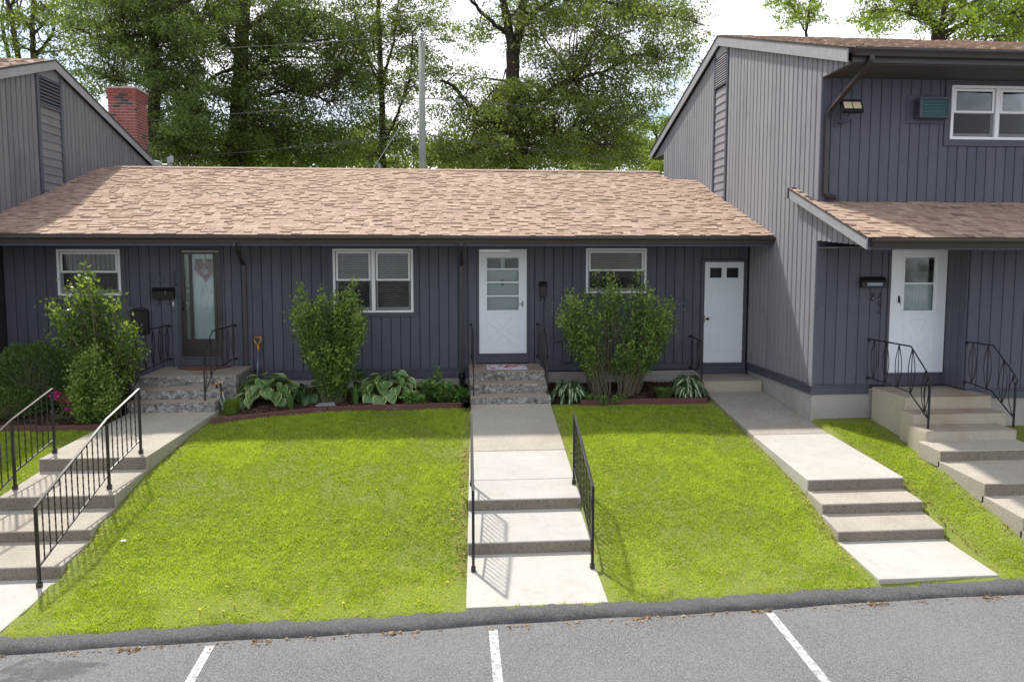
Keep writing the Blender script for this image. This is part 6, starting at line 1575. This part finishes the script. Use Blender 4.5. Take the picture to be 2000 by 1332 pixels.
tree('slender_tree', 'slender broadleaf tree just left of the utility pole', 34, [
    ([(748, 420), (748, 330), (747, 250), (744, 170), (742, 90), (738, 0), (735, -120)], .17, .07, 0), ([(746, 280), (770, 240), (785, 200), (800, 150), (805, 60)], .07, .03, -.5), ([(744, 170), (720, 120), (700, 60), (690, 0)], .07, .03, .5), ([(744, 160), (765, 100), (775, 30), (785, -60)], .07, .03, -.5), ([(748, 290), (790, 270), (815, 290)], .05, .02, .5)],
    [(760, 120, 65, 70, 34), (690, 90, 50, 60, 22), (800, 190, 40, 60, 18), (730, 30, 80, 35, 24), (800, 60, 50, 50, 16), (720, 270, 60, 50, 22), (790, 290, 45, 35, 16), (830, 130, 30, 60, 7), (740, -70, 90, 60, 32), (860, 60, 40, 50, 12), (870, 130, 35, 60, 10), (830, 20, 50, 40, 12)], (.075, .135), LEAF_OAK, 130, .44)
tree('bare_limbed_tree', 'pale sparse tree with several thin trunks above the left house', 38, [
    ([(62, 420), (64, 330), (65, 200), (66, 110), (62, 60), (66, 0), (72, -100)], .18, .08, 0), ([(64, 115), (90, 85), (105, 60), (108, 20)], .09, .03, 0), ([(62, 60), (40, 30), (30, -20)], .06, .03, 0), ([(66, 70), (95, 30), (110, -10)], .06, .03, .5)],
    [(40, 30, 55, 35, 14), (110, 30, 45, 40, 12), (140, 60, 50, 40, 12), (90, 90, 40, 30, 6), (60, -50, 100, 50, 26), (150, 130, 40, 40, 8), (10, 60, 30, 40, 6)], (.10, .18), LEAF_OAK, 80, .42)
tree('bare_limbed_tree', 'leaning twin stem tree at the far left corner', 40, [
    ([(48, 420), (45, 330), (40, 150), (28, 70), (15, 0), (5, -60)], .17, .09, 0), ([(38, 330), (24, 150), (8, 70), (-5, 10)], .14, .06, -.5)],
    [(0, 40, 40, 40, 10), (30, -40, 70, 40, 18), (10, 100, 25, 20, 3)], (.10, .18), LEAF_OAK, 75, .42)
tree('broadleaf_tree', 'spreading light green tree above the right house roof', 29, [
    ([(1835, 330), (1835, 200), (1833, 100), (1832, 55)], .30, .24, 0), ([(1832, 60), (1810, 30), (1775, 5), (1740, -40)], .14, .05, -1), ([(1832, 58), (1845, 20), (1850, -40)], .15, .06, 0), ([(1834, 60), (1870, 25), (1890, -10), (1910, -60)], .13, .05, -.5), ([(1836, 68), (1890, 45), (1950, 30), (2010, 20)], .10, .04, -1), ([(1833, 55), (1800, 35), (1740, 20), (1680, 25)], .08, .02, -1), ([(1900, 40), (1905, 0), (1925, -50)], .08, .03, .5)],
    [(1760, 30, 75, 35, 30), (1950, 50, 75, 40, 52), (1900, -30, 140, 50, 70), (1690, 40, 35, 25, 6), (2030, 20, 60, 60, 30), (1740, -40, 90, 40, 26), (1850, 20, 50, 35, 16)], (.08, .15), LEAF_LIGHT, 105, .36, group='trees behind the houses')
tree('sapling_tree', 'airy pale green treetop beyond the right gable', 36, [
    ([(1578, 330), (1577, 150), (1576, 60), (1580, 20), (1590, -40)], .10, .03, 0), ([(1577, 70), (1555, 30), (1540, 0)], .04, .015, 0), ([(1578, 45), (1600, 10), (1615, -20)], .04, .015, 0)],
    [(1555, 25, 40, 30, 20), (1590, 30, 25, 25, 9), (1560, -30, 60, 30, 16), (1535, 5, 25, 20, 6)], (.08, .15), LEAF_LIGHT, 85, .30)
tree('background_tree', 'low light green tree beside the back corner of the right house', 42, [
    ([(1285, 420), (1285, 330), (1284, 290), (1280, 250)], .12, .06, 0), ([(1285, 300), (1300, 270), (1310, 250)], .05, .02, 0)],
    [(1275, 280, 50, 45, 36), (1300, 320, 45, 30, 22), (1320, 250, 30, 40, 10)], (.10, .18), LEAF_LIGHT, 90, .40)
for (px, lab) in ((140, 'low tree filling the gap behind the left gable'), (520, 'low tree showing beneath the massive dark trunked tree'), (700, 'low tree showing between the slender tree and the massive tree'), (905, 'low tree showing right of the utility pole'), (1180, 'low tree showing under the right side of the large forked tree')):
    tree('background_tree', lab, 48, [([(px, 420), (px, 340), (px + 4, 290), (px, 250)], .16, .06, 0), ([(px + 2, 300), (px + 35, 275), (px + 60, 255)], .06, .02, 0), ([(px + 2, 310), (px - 35, 285), (px - 60, 265)], .06, .02, 0)],
         [(px, 290, 95, 32, 40), (px + 30, 250, 55, 30, 10), (px - 50, 315, 60, 22, 20), (px + 60, 320, 60, 20, 20)], (.14, .24), LEAF_OAK, 90, .55, dsp=2.2)
print('trees done')
